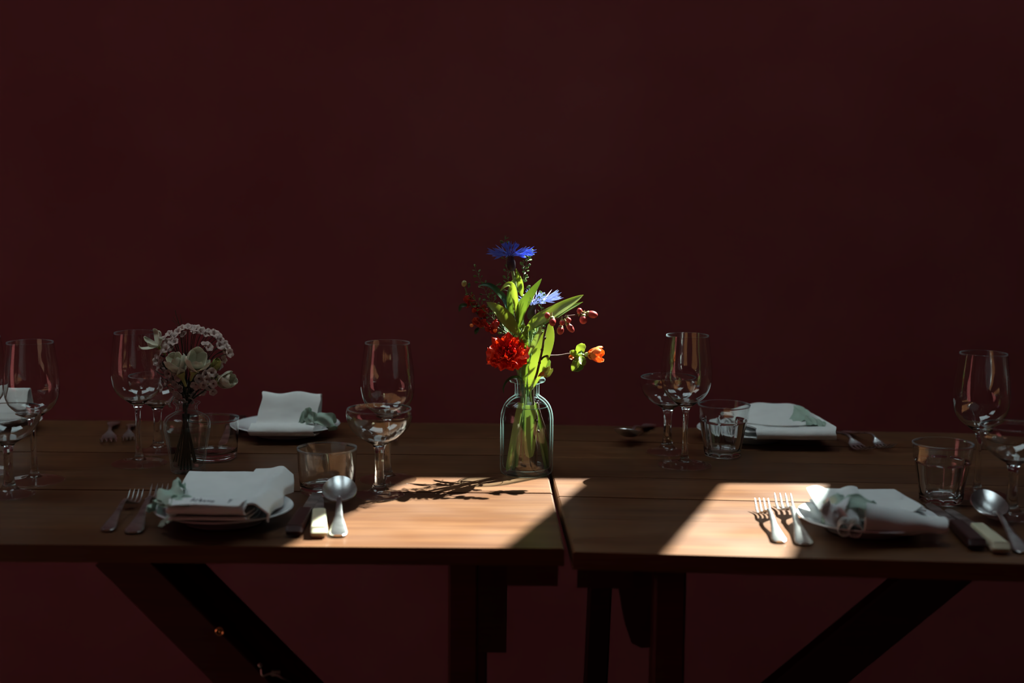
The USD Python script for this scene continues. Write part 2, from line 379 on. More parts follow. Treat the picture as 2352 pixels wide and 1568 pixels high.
part(ct, 'back_slope', join(slope(zb, YR, 2.5, high_w), slope(zb, 2.5, YW, sky_w)), 'ceiling')
part(ct, 'front_slope', slope(zf, YF, YR, []), 'ceiling')
for (x0, x1, y0, y1), z in [(h, zb) for h in sky_w + high_w]:
    k = used.get('win', 0) + 1; used['win'] = k
    t = structure(f'window_{k}'); fr = []
    e = .035
    for a in ((x0 - e, x0, y0 - e, y1 + e), (x1, x1 + e, y0 - e, y1 + e), (x0, x1, y0 - e, y0), (x0, x1, y1, y1 + e)):
        v, f = box(*a, .03, .06); v = v.copy(); v[:, 2] += np.array([z(y) for y in v[:, 1]]); fr.append((v, f))
    part(t, 'window_frame', join(*fr), 'frame_paint')
    v, f = box(x0, x1, y0, y1, .036, .040); v = v.copy(); v[:, 2] += np.array([z(y) for y in v[:, 1]])
    part(t, 'pane', (v, f), 'pane')

# ------------------------------------------------------------------ two trestle tables end to end
TH = .021
yl = [1.594, 1.736, 1.869, 1.986, 2.113, 2.24, 2.375]
xj = lambda y: .0555 + (1.96 - y) * .024
tl = thing('trestle_table', 'long plank trestle table on the left, its end butting against the other at the vase', 'table', (-.78, 1.98, 0))
for k in range(6):
    a, b = yl[k] + .0011, yl[k + 1] - .0011; dz = (-.0003, -.0009, -.0001, -.0006, -.0002, -.0003)[k]
    part(tl, 'plank', prism([(-1.62, a), (xj(a) - .002, a), (xj(b) - .002, b), (-1.62, b)], TZ - TH, TZ + dz, .0016), f'board_{k % 4}', world=True, smooth=False)
ROT = .07
def rt(x, y):                                     # right table frame: x along it from the joint, y across from its front edge
    c, s = math.cos(ROT), math.sin(ROT); return V(.066 + x * c + y * s, 1.580 - x * s + y * c)
yr = [0, .155, .271, .395, .52, .65, .785]
tr = thing('trestle_table', 'long plank trestle table on the right, turned slightly towards the viewer', 'table', (.95, 1.91, 0))
for k in range(6):
    a, b = yr[k] + .0011, yr[k + 1] - .0011; dz = (-.0001, -.0006, -.0002, -.0004, -.0008, -.0003)[k]
    xs = [.0085 + .003 * (.4 - a), .0085 + .003 * (.4 - b)]
    xa = lambda y: (xj(1.58 + y) + .0035 + .0035 * (1 - y / .4 if y < .4 else 0) - .066 - y * math.sin(ROT)) / math.cos(ROT)
    part(tr, 'plank', prism([rt(xa(a), a), rt(1.85, a), rt(1.85, b), rt(xa(b), b)], TZ - TH, TZ + dz, .0016), f'board_{(k + 2) % 4}', world=True, smooth=False)
ZU = TZ - TH
# left table underframe
part(tl, 'batten', box(-.004, .056, 1.615, 2.36, ZU - .030, ZU), 'trestle_wood', world=True)
part(tl, 'batten', box(-1.56, -1.49, 1.615, 2.36, ZU - .030, ZU), 'trestle_wood', world=True)
part(tl, 'leg', beam((-.056, 1.67, 0), (-.056, 1.67, ZU), .036, .05), 'trestle_wood', world=True)
part(tl, 'leg', beam((-.056, 2.30, 0), (-.056, 2.30, ZU), .036, .05), 'trestle_wood', world=True)
part(tl, 'leg', beam((-1.40, 1.67, 0), (-1.40, 1.67, ZU), .036, .05), 'trestle_wood', world=True)
part(tl, 'leg', beam((-1.40, 2.30, 0), (-1.40, 2.30, ZU), .036, .05), 'trestle_wood', world=True)
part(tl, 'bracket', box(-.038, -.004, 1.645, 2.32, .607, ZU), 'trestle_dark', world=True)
br = beam((-.475, 1.655, ZU), (-.09, 1.655, .325), .052, .024)
part(tl, 'brace', br, 'trestle_wood', world=True)
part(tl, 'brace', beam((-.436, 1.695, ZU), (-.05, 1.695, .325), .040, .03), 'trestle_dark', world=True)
c = on(505, 1450); c = at(505, 1450, 1.642)
ring = spline([(math.cos(a) * .0042, 0, math.sin(a) * .0042) for a in np.linspace(0, 2 * math.pi, 17)], 33)
part(tl, 'bolt', join(tube(ring + c, .0014, 6), ellipsoid(c + V(0, .0015, 0), (.0022, .0022, .0022))), 'brass', world=True, label='small brass ring bolt in the brace')
c2, c3, c4 = at(598, 1528, 1.641), at(625, 1546, 1.641), at(668, 1566, 1.641)
part(tl, 'latch', join(ellipsoid(c2, (.0035, .002, .0035)), tube([c2 + V(.001, -.001, -.004), at(604, 1551, 1.638), c3, at(648, 1556, 1.636), c4], [.001, .0014, .0018, .0014, .001], 7, 24), box(c3[0] - .001, c3[0] + .010, 1.639, 1.642, c3[2] - .003, c3[2] + .004)), 'iron', world=True, label='worn metal latch at the foot of the brace')
# right table underframe
def rbox(x0, x1, y0, y1, z0, z1): return prism([rt(x0, y0), rt(x1, y0), rt(x1, y1), rt(x0, y1)], z0, z1)
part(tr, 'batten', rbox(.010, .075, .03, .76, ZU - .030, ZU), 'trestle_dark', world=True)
part(tr, 'batten', rbox(1.72, 1.79, .03, .76, ZU - .030, ZU), 'trestle_wood', world=True)
part(tr, 'leg', beam((.190, 1.66, 0), (.190, 1.66, ZU), .038, .05), 'trestle_wood', world=True)
part(tr, 'leg', beam((.128, 2.20, 0), (.148, 2.20, ZU - .03), .036, .05), 'trestle_dark', world=True)
for y in (.08, .70):
    p = rt(1.6, y); part(tr, 'leg', beam((p[0], p[1], 0), (p[0], p[1], ZU), .038, .05), 'trestle_wood', world=True)
pts = [(.132, ZU), (.132, ZU), (.128, ZU - .03), (.140, .635), (.148, .612), (.160, .606), (.172, .607), (.172, ZU)]
n = len(pts); v = V(*[(x, y, z) for y in (1.668, 1.70) for x, z in pts])
f = [[i, (i + 1) % n, n + (i + 1) % n] for i in range(n)] + [[i, n + (i + 1) % n, n + i] for i in range(n)] + [[0, i, i + 1] for i in range(1, n - 1)] + [[n, n + i + 1, n + i] for i in range(1, n - 1)]
part(tr, 'bracket', (v, np.array(f)), 'trestle_dark', world=True)
part(tr, 'brace', beam((.560, 1.69, ZU), (.20, 1.69, .41), .060, .03), 'trestle_dark', world=True)

# ------------------------------------------------------------------ glassware (proto shapes, each part one band of the turned profile)
def with_lip(t, lt, out, nm, a, zc, mt='glass'):
    """the bands from a on, with the fire-polished edge above height zc as a part of its own"""
    z = out[:, 1]; top = int(np.argmax(z)); e = len(out) - 1
    p = next(i for i in range(a, len(out)) if z[i] > zc); q = next(i for i in range(top, len(out)) if z[i] < zc)
    v, f, N = bands_part(lt, p, q); part(t, 'lip', (v, f), 'lip_glass', normals=N)
    va, fa, Na = bands_part(lt, a, p); vb, fb, Nb = bands_part(lt, q, e)
    v, f = join((va, fa), (vb, fb)); part(t, nm, (v, f), mt, normals=np.vstack([Na, Nb]))
def make_wine(t):
    # foot r .039, stem, bowl; runs up the outside and down the inside
    out = dense([[(0, .0004), (.020, .0004), (.037, .0004)], [(.037, .0004), (.0392, .0012), (.0388, .0024), (.030, .0032), (.018, .0048), (.009, .0085), (.0058, .0145), (.0047, .022), (.0041, .034)],
                 [(.0041, .034), (.0038, .055), (.0040, .074), (.0052, .083), (.0085, .0885)],
                 [(.0085, .0885), (.0165, .0945), (.0270, .1030), (.0338, .1140), (.0368, .1270), (.0372, .1390), (.0357, .1580), (.0330, .1780), (.0310, .1922), (.0307, .1936), (.0299, .1936)],
                 [(.0299, .1936), (.0302, .1920), (.0320, .1780), (.0347, .1580), (.0362, .1390), (.0358, .1272), (.0328, .1147), (.0263, .1042), (.0165, .0962), (.0075, .0925), (0, .0915)]], .0014)
    lt = lathe(out); z = out[:, 1]; r = out[:, 0]
    i1 = next(i for i in range(len(out)) if z[i] > .0070); i2 = next(i for i in range(i1, len(out)) if z[i] > .0850)
    with_lip(t, lt, out, 'bowl', i2, .1918)
    for nm, a, b in (('foot', 0, i1), ('stem', i1, i2)):
        v, f, N = bands_part(lt, a, b); part(t, nm, (v, f), 'thin_glass' if nm == 'foot' else 'glass', normals=N)
def make_coupe(t):
    out = dense([[(0, .0004), (.018, .0004), (.030, .0004)], [(.030, .0004), (.0322, .0014), (.0315, .0028), (.024, .0042), (.015, .0075), (.0095, .0130), (.0072, .022), (.0062, .034)],
                 [(.0062, .034), (.0058, .046), (.0062, .058), (.0075, .0655), (.0105, .0705)],
                 [(.0105, .0705), (.0190, .0755), (.0300, .0830), (.0385, .0930), (.0425, .1035), (.0434, .1110), (.0424, .1172), (.0418, .1182), (.0409, .1182)],
                 [(.0409, .1182), (.0412, .1168), (.0424, .1110), (.0415, .1038), (.0376, .0938), (.0293, .0841), (.0187, .0767), (.0090, .0735), (0, .0728)]], .0014)
    lt = lathe(out); z = out[:, 1]
    i1 = next(i for i in range(len(out)) if z[i] > .0085); i2 = next(i for i in range(i1, len(out)) if z[i] > .0665)
    with_lip(t, lt, out, 'bowl', i2, .1168)
    for nm, a, b in (('foot', 0, i1), ('stem', i1, i2)):
        v, f, N = bands_part(lt, a, b); part(t, nm, (v, f), 'thin_glass' if nm == 'foot' else 'glass', normals=N)
def make_bodega(t):
    out = dense([[(0, .0016), (.024, .0014), (.032, .0004)], [(.032, .0004), (.0352, .0014), (.0366, .0052), (.0362, .0075), (.0368, .0100), (.0382, .030), (.0398, .0590), (.0395, .0602), (.0381, .0602)],
                 [(.0381, .0602), (.0380, .0585), (.0362, .030), (.0345, .0135), (.0300, .0102), (.016, .0110), (0, .0118)]], .0014)
    lt = lathe(out); z = out[:, 1]; i1 = next(i for i in range(len(out)) if z[i] > .0105)
    with_lip(t, lt, out, 'wall', i1, .0588)
    for nm, a, b in (('base', 0, i1),):
        v, f, N = bands_part(lt, a, b); part(t, nm, (v, f), 'thin_glass' if nm == 'foot' else 'glass', normals=N)
def make_picardie(t):
    out = dense([[(0, .0022), (.018, .0018), (.0255, .0004)], [(.0255, .0004), (.0275, .0020), (.0282, .006), (.0300, .020), (.0330, .036), (.0352, .049), (.0362, .0535), (.0366, .0560)],
                 [(.0366, .0560), (.0372, .0590), (.0392, .0765), (.0398, .0786), (.0392, .0796), (.0381, .0794)],
                 [(.0381, .0794), (.0380, .0780), (.0358, .0590), (.0340, .0500), (.0316, .036), (.0288, .020), (.0262, .0105), (.019, .0095), (0, .0102)]], .0013)
    k = next(i for i in range(len(out)) if out[i, 1] > .0785)
    def flutes(R, z, a):
        outer = np.zeros_like(z); outer[:k] = 1
        env = np.clip((z - .003) / .004, 0, 1) * np.clip((.0555 - z) / .0030, 0, 1) * outer
        w = np.abs(np.sin(a * 9 / 2)); return R * (1 - .062 * env * (w ** .55 - .15))
    lt = lathe(out, 144, flutes); i1 = next(i for i in range(len(out)) if out[i, 1] > .0555)
    with_lip(t, lt, out, 'upper_wall', i1, .0776)
    for nm, a, b in (('fluted_wall', 0, i1),):
        v, f, N = bands_part(lt, a, b); part(t, nm, (v, f), 'thin_glass' if nm == 'foot' else 'glass', normals=N)
def row(name, cat, make, group, spots):
    src = None
    for px, py, lab, rz in spots:
        p = on(px, py)
        if src is None: src = thing(name, lab, cat, p, rz, group); make(src)
        else: copy_of(src, name, lab, cat, p, rz, group)
row('wine_glass', 'wine glass', make_wine, 'tall stemmed wine glasses along the tables', [
    (891, 1103, 'tall clear wine glass rising behind the coupe just left of the flower vase', 0),
    (1572, 1070, 'tall clear wine glass right of the flower vase, catching a bright rim of sun', .3),
    (2243, 1138, 'tall clear wine glass behind the fluted tumbler near the right edge', .8),
    (320, 1066, 'tall clear wine glass behind and left of the white flower posy', 1.2),
    (80, 1106, 'tall clear wine glass at the far left with a pale napkin seen through it', 1.9),
    (-40, 1085, 'wine glass cut off by the left picture edge, only the side of its bowl showing', 2.2)])
row('champagne_coupe', 'champagne coupe', make_coupe, 'stemmed coupes standing beside the wine glasses', [
    (872, 1139, 'wide stemmed coupe in front of the wine glass left of the vase, sunlit', 0),
    (1532, 1040, 'dim stemmed coupe half hidden behind the sunlit wine glass right of the vase', .4),
    (2322, 1188, 'stemmed coupe at the right edge above the spoon', .9),
    (22, 1138, 'stemmed coupe at the left edge with wavy highlights in its bowl', 1.3),
    (364, 1038, 'dim stemmed coupe standing behind the white flower posy', 1.7),
    (2412, 1042, 'coupe cut off by the right picture edge, only its rim showing', 2.1)])
row('low_tumbler', 'tumbler', make_bodega, 'low straight tumblers', [
    (752, 1130, 'low smooth straight tumbler behind the spoon and ivory knife', 0),
    (488, 1051, 'dim low smooth tumbler standing behind the white flower posy', .5)])
row('fluted_tumbler', 'tumbler', make_picardie, 'fluted tumblers', [
    (1660, 1046, 'fluted glass tumbler beside the sunlit wine glass, in front of the far napkin', .2),
    (2160, 1152, 'fluted glass tumbler behind the near right napkin', .35)])

# ------------------------------------------------------------------ bottle vases and their water
def make_vase(t, prof, wprof):
    lt = lathe(prof, 112); r, z = prof[:, 0], prof[:, 1]; top = int(np.argmax(z))
    zc = z.max() - .0085
    i1 = next(i for i in range(top) if z[i] > zc); i2 = next(i for i in range(top, len(prof)) if z[i] < zc)
    for nm, a, b in (('lip', i1, i2),):
        v, f, N = bands_part(lt, a, b); part(t, nm, (v, f), 'bottle_glass', normals=N)
    va, fa, Na = bands_part(lt, 0, i1); vb, fb, Nb = bands_part(lt, i2, len(prof) - 1)
    v, f = join((va, fa), (vb, fb)); part(t, 'bottle', (v, f), 'bottle_glass', normals=np.vstack([Na, Nb]))
VP = on(1209, 1086)
vprof = dense([[(0, .0020), (.024, .0016), (.032, .0004)], [(.032, .0004), (.0362, .0022), (.0376, .0066), (.0378, .012)], [(.0378, .012), (.0378, .045), (.0377, .078)],
    [(.0377, .078), (.0362, .089), (.0325, .0990), (.0265, .1065), (.0205, .1110), (.0175, .1135)], [(.0175, .1135), (.0172, .122), (.0174, .1295)],
    [(.0174, .1295), (.0200, .1312), (.0245, .1322), (.0258, .1345), (.0247, .1370), (.0205, .1378), (.0160, .1370)],
    [(.0160, .1370), (.0143, .1320), (.0140, .122), (.0143, .1120)], [(.0143, .1120), (.0180, .1083), (.0240, .1040), (.0297, .0970), (.0330, .0880), (.0344, .078)], [(.0344, .078), (.0345, .045), (.0345, .016)],
    [(.0345, .016), (.0335, .0105), (.029, .0080), (.018, .0078), (0, .0086)]], .0016)
vz = thing('bottle_vase', 'clear apothecary bottle vase holding the bright flowers at the centre', 'vase', VP)
make_vase(vz, vprof, None)
wl = .097
wp = dense([[(0, .0091), (.018, .0083), (.0288, .0085), (.0330, .0110), (.0340, .016)], [(.0340, .016), (.0340, .045), (.0339, .078)], [(.0339, .078), (.0326, .0875), (.0296, .0960), (.0290, wl)], [(.0290, wl), (.020, wl - .0004), (0, wl - .0004)]], .002)
lt = lathe(wp, 96); v, f, N = bands_part(lt, 0, len(wp) - 1)
t = thing('vase_water', 'clear water filling the sunlit bottle vase almost to its shoulder', 'water', VP); part(t, 'water_body', (v, f), 'water', normals=N)
ring = [(.0292 * math.cos(a), .0292 * math.sin(a), wl + .0003) for a in np.linspace(0, 2 * math.pi, 73)]; part(t, 'meniscus', tube(ring, .00055, 6, cap=False), 'bottle_glass', smooth=True)
P2 = on(432, 1083)
sprof = dense([[(0, .002), (.014, .0016), (.0205, .0004)], [(.0205, .0004), (.0236, .003), (.0245, .010), (.0270, .030), (.0305, .050), (.0328, .0640)],
    [(.0328, .0640), (.0326, .0715), (.0296, .0785), (.0235, .0830), (.0165, .0865)], [(.0165, .0865), (.0150, .0910), (.0152, .0955), (.0185, .0985), (.0192, .1000), (.0180, .1010), (.0160, .1002)],
    [(.0160, .1002), (.0128, .0955), (.0125, .0905), (.0142, .0855)], [(.0142, .0855), (.0205, .0812), (.0265, .0768), (.0298, .0705), (.0300, .0640), (.0278, .050), (.0243, .030), (.0218, .012), (.019, .0085), (0, .0085)]], .0016)
v2 = thing('bottle_vase', 'small dim round-shouldered bottle vase holding the white flower posy on the left', 'vase', P2)
make_vase(v2, sprof, None)
wp = dense([[(0, .0090), (.0185, .0090), (.0213, .0122), (.0238, .030), (.0273, .050), (.0291, .0600)], [(.0291, .0600), (.015, .0597), (0, .0597)]], .002)
lt = lathe(wp, 64); v, f, N = bands_part(lt, 0, len(wp) - 1)
t = thing('vase_water', 'clear water in the small dim vase of white flowers', 'water', P2); part(t, 'water_body', (v, f), 'water', normals=N)

# ------------------------------------------------------------------ side plates
def make_plate(t):
    lt_p = dense([[(0, .0035), (.040, .0032), (.0465, .0030)], [(.0465, .0030), (.0480, .0004), (.0505, .0004), (.0515, .0030)], [(.0515, .0030), (.0600, .0072), (.0730, .0135), (.0838, .0168), (.0846, .0178), (.0838, .0188)],
                  [(.0838, .0188), (.0725, .0160), (.0600, .0105), (.0530, .0072)], [(.0530, .0072), (.0480, .0062), (.020, .0062), (0, .0062)]], .0022)
    lt = lathe(lt_p, 112); r, z = lt_p[:, 0], lt_p[:, 1]; top = int(np.argmax(z)); i2 = next(i for i in range(top, len(r)) if r[i] < .056)
    for nm, a, b in (('underside', 0, top), ('rim', top, i2), ('well', i2, len(r) - 1)):
        v, f, N = bands_part(lt, a, b); part(t, nm, (v, f), 'porcelain', normals=N)
PL = {}
def plates(spots):
    src = None
    for key, p, lab in spots:
        PL[key] = V(p[0], p[1], TZ + .0005)
        if src is None: src = thing('side_plate', lab, 'plate', PL[key], 0, 'white side plates under the folded napkins'); make_plate(src)
        else: copy_of(src, 'side_plate', lab, 'plate', PL[key], 0, 'white side plates under the folded napkins')
plates([('fl', on(515, 1166, TZ + .016), 'round white side plate under the near left napkin, its right rim showing'),
        ('fr', on(1992, 1186, TZ + .016), 'round white side plate under the near right napkin, left rim in sun'),
        ('bl', on(660, 975, TZ + .016), 'round white side plate across the table under the upright napkin, left of the vase'),
        ('br', on(1722, 985, TZ + .016), 'round white side plate across the table under the slab-like napkin, right of the vase'),
        ('bx', on(-28, 968, TZ + .016), 'round white side plate at the far left, seen only through the wine glasses')])
# ------------------------------------------------------------------ cutlery (each lies along +y from its handle end)
def sweep(path, w, th, n=40, sides=14, power=.8):
    """flat bar along a curve in the y-z plane; w and th are (t, value) tables"""
    p = spline([(0, y, z) for y, z in path], n); t = np.gradient(p, axis=0); t /= np.linalg.norm(t, axis=1, keepdims=True)
    u = np.linspace(0, 1, n); W = np.interp(u, *zip(*w)) / 2; T = np.interp(u, *zip(*th)) / 2
    a = np.arange(sides) * 2 * math.pi / sides; ca, sa = np.cos(a), np.sin(a)
    ex, ez = np.sign(ca) * np.abs(ca) ** power, np.sign(sa) * np.abs(sa) ** power
    v = [p[i] + W[i] * ex[:, None] * V(1, 0, 0) + T[i] * ez[:, None] * np.cross(V(1, 0, 0), t[i]) for i in range(n)]
    v = np.vstack(v + [p[:1], p[-1:]]); f = []; k = n * sides
    for i in range(n - 1):
        for j in range(sides):
            q = (j + 1) % sides; f += [[i * sides + j, (i + 1) * sides + q, i * sides + q], [i * sides + j, (i + 1) * sides + j, (i + 1) * sides + q]]
    for j in range(sides):
        q = (j + 1) % sides; f += [[k, j, q], [k + 1, (n - 1) * sides + q, (n - 1) * sides + j]]
    f = np.array(f)[:, [0, 2, 1]]
    return v, f
HANDLE_W = [(0, .012), (.03, .020), (.10, .0225), (.25, .0175), (.42, .010), (.65, .0062), (1, .0060)]
HANDLE_T = [(0, .0022), (.1, .0032), (.5, .0034), (1, .0038)]
def make_fork(L):
    k = L / .205
    def mk(t):
        hp = [(0, .0022), (.025, .0042), (.06, .0085), (.10, .0145), (.122, .0155), (.136, .0118)]
        part(t, 'handle', sweep([(y * k, z) for y, z in hp], [(a, b * k) for a, b in HANDLE_W], HANDLE_T), 'silver')
        part(t, 'head', sweep([(.134 * k, .0125), (.141 * k, .0095), (.149 * k, .0065), (.156 * k, .0046)], [(0, .0062 * k), (.25, .013 * k), (.55, .0225 * k), (1, .0242 * k)], [(0, .0036), (1, .0022)], 16), 'silver')
        for x in (-.0104, -.0035, .0035, .0104):
            v, f = sweep([(.154 * k, .0050), (.168 * k, .0030), (.184 * k, .0052), (.205 * k, .0140)], [(0, .0042 * k), (.5, .0036 * k), (.9, .0024 * k), (1, .0008)], [(0, .0022), (.8, .0018), (1, .0008)], 18, 10)
            part(t, 'tine', (v + V(x * k, 0, 0), f), 'silver')
    return mk
def make_spoon(t):
    part(t, 'handle', sweep([(0, .0022), (.025, .0044), (.06, .009), (.10, .0165), (.118, .0185), (.132, .0158)], HANDLE_W, HANDLE_T), 'silver')
    n, m = 22, 40; g = np.zeros((n, m + 1, 3))
    for i in range(n):
        rr = i / (n - 1)
        for j in range(m + 1):
            a = j * 2 * math.pi / m; sx, cy = math.sin(a), math.cos(a)
            wdt = .0222 * (1 - .10 * cy); x = rr * wdt * sx; y = .0335 * rr * cy
            z = -.0105 * (1 - rr ** 2.2)
            g[i, j] = (x, .162 + y, .0150 + .0022 + z + .004 + y * .26)
    v, f = shell(g[:, ::-1], .0013); part(t, 'bowl', (v, f), 'silver', smooth=60)
def make_knife(hm, L=.215):
    def mk(t):
        v, f = sweep([(0, .0075), (.004, .0075), (.045, .0082), (.085, .0085)], [(0, .0175), (.04, .0205), (1, .0165)], [(0, .0105), (.05, .0135), (1, .0115)], 20, 16, .35)
        part(t, 'handle', (v, f), hm)
        part(t, 'bolster', sweep([(.084, .0085), (.088, .0085), (.094, .0080)], [(0, .0135), (1, .0120)], [(0, .0075), (1, .0030)], 6, 12, .7), 'silver')
        o = [(.092, -.0065), (.15, -.0085), (L - .03, -.0095), (L - .01, -.0075), (L, -.001), (L - .004, .0035), (L - .03, .0058), (.14, .0062), (.092, .0062)]
        o = np.array(o); nn = len(o)
        v = np.vstack([np.c_[o[:, 1], o[:, 0], np.interp(o[:, 0], [.09, L], [.0086, .0030])], np.c_[o[:, 1], o[:, 0], np.interp(o[:, 0], [.09, L], [.0070, .0022])]])
        f = [[0, i + 1, i] for i in range(1, nn - 1)] + [[nn, nn + i, nn + i + 1] for i in range(1, nn - 1)] + [x for i in range(nn) for x in ([i, (i + 1) % nn, nn + (i + 1) % nn], [i, nn + (i + 1) % nn, nn + i])]
        part(t, 'blade', (v, np.array(f)), 'silver')
    return mk
def lay(name, cat, make, group, spots):
    src = None
    for (x, y), h, lab in spots:
        p = (x, y, TZ + .0006)
        if src is None: src = thing(name, lab, cat, p, h, group); make(src)
        else: copy_of(src, name, lab, cat, p, h, group)
def hd(a, b): return math.atan2(-(b[0] - a[0]), b[1] - a[1])
G = lambda px, py: tuple(on(px, py, TZ + .003)[:2])
lay('dinner_fork', 'fork', make_fork(.205), 'larger forks', [
    (G(1850, 1249), hd(G(1850, 1249), G(1787, 1135)), 'larger silver fork in full sun, next to the near right plate'),
    (G(305, 1222), hd(G(305, 1222), G(372, 1125)), 'larger silver fork in shade, tucked against the near left napkin'),
    ((-.665, 2.345), math.pi + .22, 'dim fork of the far left setting, the left one of its pair'),
    ((.505, 2.330), math.pi + .22, 'dim fork beside the far right napkin, the one touching it')])
lay('salad_fork', 'fork', make_fork(.165), 'smaller forks', [
    (G(1792, 1243), hd(G(1792, 1243), G(1744, 1157)), 'smaller silver fork in full sun, outermost beside the near right plate'),
    (G(245, 1217), hd(G(245, 1217), G(315, 1142)), 'smaller silver fork in shade, outermost left of the near left napkin'),
    ((-.630, 2.325), math.pi + .22, 'dim outermost fork of the far left setting'),
    ((.550, 2.312), math.pi + .22, 'dim outermost fork right of the far right napkin'),
    ((-.215, 2.335), math.pi + .18, 'nearly black fork on the far side between upright napkin and coupe')])
lay('soup_spoon', 'spoon', make_spoon, 'silver soup spoons', [
    (G(777, 1229), hd(G(777, 1229), G(781, 1135)), 'silver soup spoon with bright handle end beside the ivory knife'),
    (G(2354, 1268), hd(G(2354, 1268), G(2270, 1187)), 'silver soup spoon in shade at the right edge of the near setting'),
    ((.235, 2.36), math.pi - .32, 'dark spoon on the far side behind the sunlit wine glass')])
lay('ivory_knife', 'knife', make_knife('ivory', .200), 'knives with ivory handles', [
    (G(733, 1229), hd(G(733, 1229), G(733, 1172)), 'table knife with ivory handle, its end in the sun beside the spoon'),
    (G(2298, 1266), hd(G(2298, 1266), G(2244, 1222)), 'table knife with cream ivory handle in shade beside the right spoon')])
lay('dark_knife', 'knife', make_knife('dark_handle', .215), 'knives with dark wooden handles', [
    (G(676, 1226), hd(G(676, 1226), G(712, 1168)), 'table knife with dark wooden handle right of the near left plate'),
    (G(2243, 1258), hd(G(2243, 1258), G(2180, 1199)), 'table knife with dark wooden handle right of the near right napkin'),
    ((-.455, 2.35), math.pi + .05, 'dark knife on the far side, between the white posy and the upright napkin')])

# ------------------------------------------------------------------ folded linen napkins
def fold(path, xl, xr, th=.0022, ns=90, nx=26, amp=.0012, seed=0, top=None, warp=None):
    """a cloth strip folded along a path of (y, z); xl and xr are (y, x) tables of its sides"""
    p = spline(np.array([(0, y, z) for y, z in path]), ns); g = np.zeros((ns, nx, 3)); u = np.linspace(0, 1, nx)
    for i in range(ns):
        y = p[i, 1]; a, b = np.interp(y, *zip(*sorted(xl))), np.interp(y, *zip(*sorted(xr)))
        jit = .0035 * (meshkit.noise(V(i * .13, seed * 9.7, 0)) - .5)
        g[i, :, 0] = a + jit + (b - a) * u; g[i, :, 1] = y; g[i, :, 2] = p[i, 2]
    q = g.reshape(-1, 3); d = (meshkit.fbm(q * V(38, 30, 60) + seed * 5.3, 3) - .5) * 2 * amp; e = (meshkit.fbm(q * V(25, 40, 60) + 11 + seed, 2) - .5) * 2 * amp
    g[..., 2] += d.reshape(ns, nx); g[..., 1] += e.reshape(ns, nx)
    if warp is not None: g = warp(g, u[None], np.linspace(0, 1, ns)[:, None])
    v, f = shell(g, th); return v, f
Z = lambda pts: [(y, TZ + z) for y, z in pts]
# near left
n1 = thing('napkin', 'white folded napkin on the near left plate carrying a name card', 'napkin', (-.353, 1.71, TZ + .012), 0, 'folded linen napkins on plates')
def warp1(g, u, s):
    g = g.copy(); t = np.clip((g[..., 0] + .318) / .03, 0, 1); hi = np.clip((g[..., 2] - TZ - .024) / .01, 0, 1)
    g[..., 2] -= .006 * t * hi; return g
part(n1, 'fold', fold(Z([(1.800, .0205), (1.72, .0130), (1.655, .0175), (1.632, .0225), (1.624, .0238), (1.632, .0245), (1.70, .0215), (1.79, .0250), (1.825, .0285), (1.834, .0310), (1.825, .0335), (1.76, .0330), (1.695, .0330), (1.672, .0345), (1.652, .0420), (1.634, .0440), (1.622, .0395), (1.620, .0340), (1.630, .0295), (1.66, .0290)]),
      [(1.61, -.402), (1.65, -.400), (1.70, -.408), (1.834, -.424)], [(1.61, -.312), (1.67, -.305), (1.834, -.318)], seed=1, ns=150, warp=warp1), 'linen', world=True, smooth=60)
gq = np.zeros((22, 30, 3))
for i in range(22):
    for j in range(30):
        y = 1.628 + (1.832 - 1.628) * i / 21; s = j / 29
        x0 = -.335; x = x0 + .052 * min(1, s * 1.25) + .004 * math.sin(y * 60) * s
        drop = max(0, s - .55) / .45; z = .0375 + .004 * math.exp(-((y - 1.645) / .016) ** 2) - .018 * drop ** 1.3 - .0018 * math.sin(y * 85) * s + .003 * math.exp(-((s - .5) / .14) ** 2)
        x -= .006 * drop * max(0, math.sin(y * 45 + 1)); gq[i, j] = (x, y - .003 * drop, TZ + z)
part(n1, 'flap', shell(gq, .0022), 'linen', world=True, smooth=60)
# near right
n2 = thing('napkin', 'white folded napkin with a rolled front on the near right plate, half in sun', 'napkin', (.434, 1.69, TZ + .012), 0, 'folded linen napkins on plates')
part(n2, 'fold', fold(Z([(1.755, .0200), (1.70, .0145), (1.650, .0200), (1.640, .0225), (1.634, .0250), (1.645, .0270), (1.70, .0265), (1.752, .0290), (1.764, .0310), (1.755, .0335), (1.71, .0335), (1.672, .0345), (1.655, .0335)]),
      [(1.60, .408), (1.64, .410), (1.69, .392), (1.764, .376)], [(1.60, .500), (1.66, .496), (1.764, .484)], seed=2, ns=120), 'linen', world=True, smooth=60)
A0, A1 = on(1982, 1192, TZ + .031), on(2168, 1210, TZ + .021); gq = np.zeros((46, 30, 3))       # the rolled front edge, its opening towards the viewer
for i in range(46):
    a = -1.05 + i / 45 * 7.6
    for j in range(30):
        b = j / 29; sp = 1 - .18 * max(0, (a - 3.5) / 3); ry, rz = (.0190 - .004 * b) * sp, (.0165 - .0085 * b ** 1.6) * sp
        c = A0 * (1 - b) + A1 * b + V(0, .006, .0015 * math.sin(b * 7) * max(0, math.sin(a)))
        gq[i, j] = c + V(.004 * math.sin(a * 1.3) * (b > .9), -ry * math.cos(a), rz * math.sin(a) + .0012 * math.sin(b * 11 + a))
part(n2, 'rolled_edge', shell(gq, .002), 'linen', world=True, smooth=60)
gq = np.zeros((16, 16, 3))
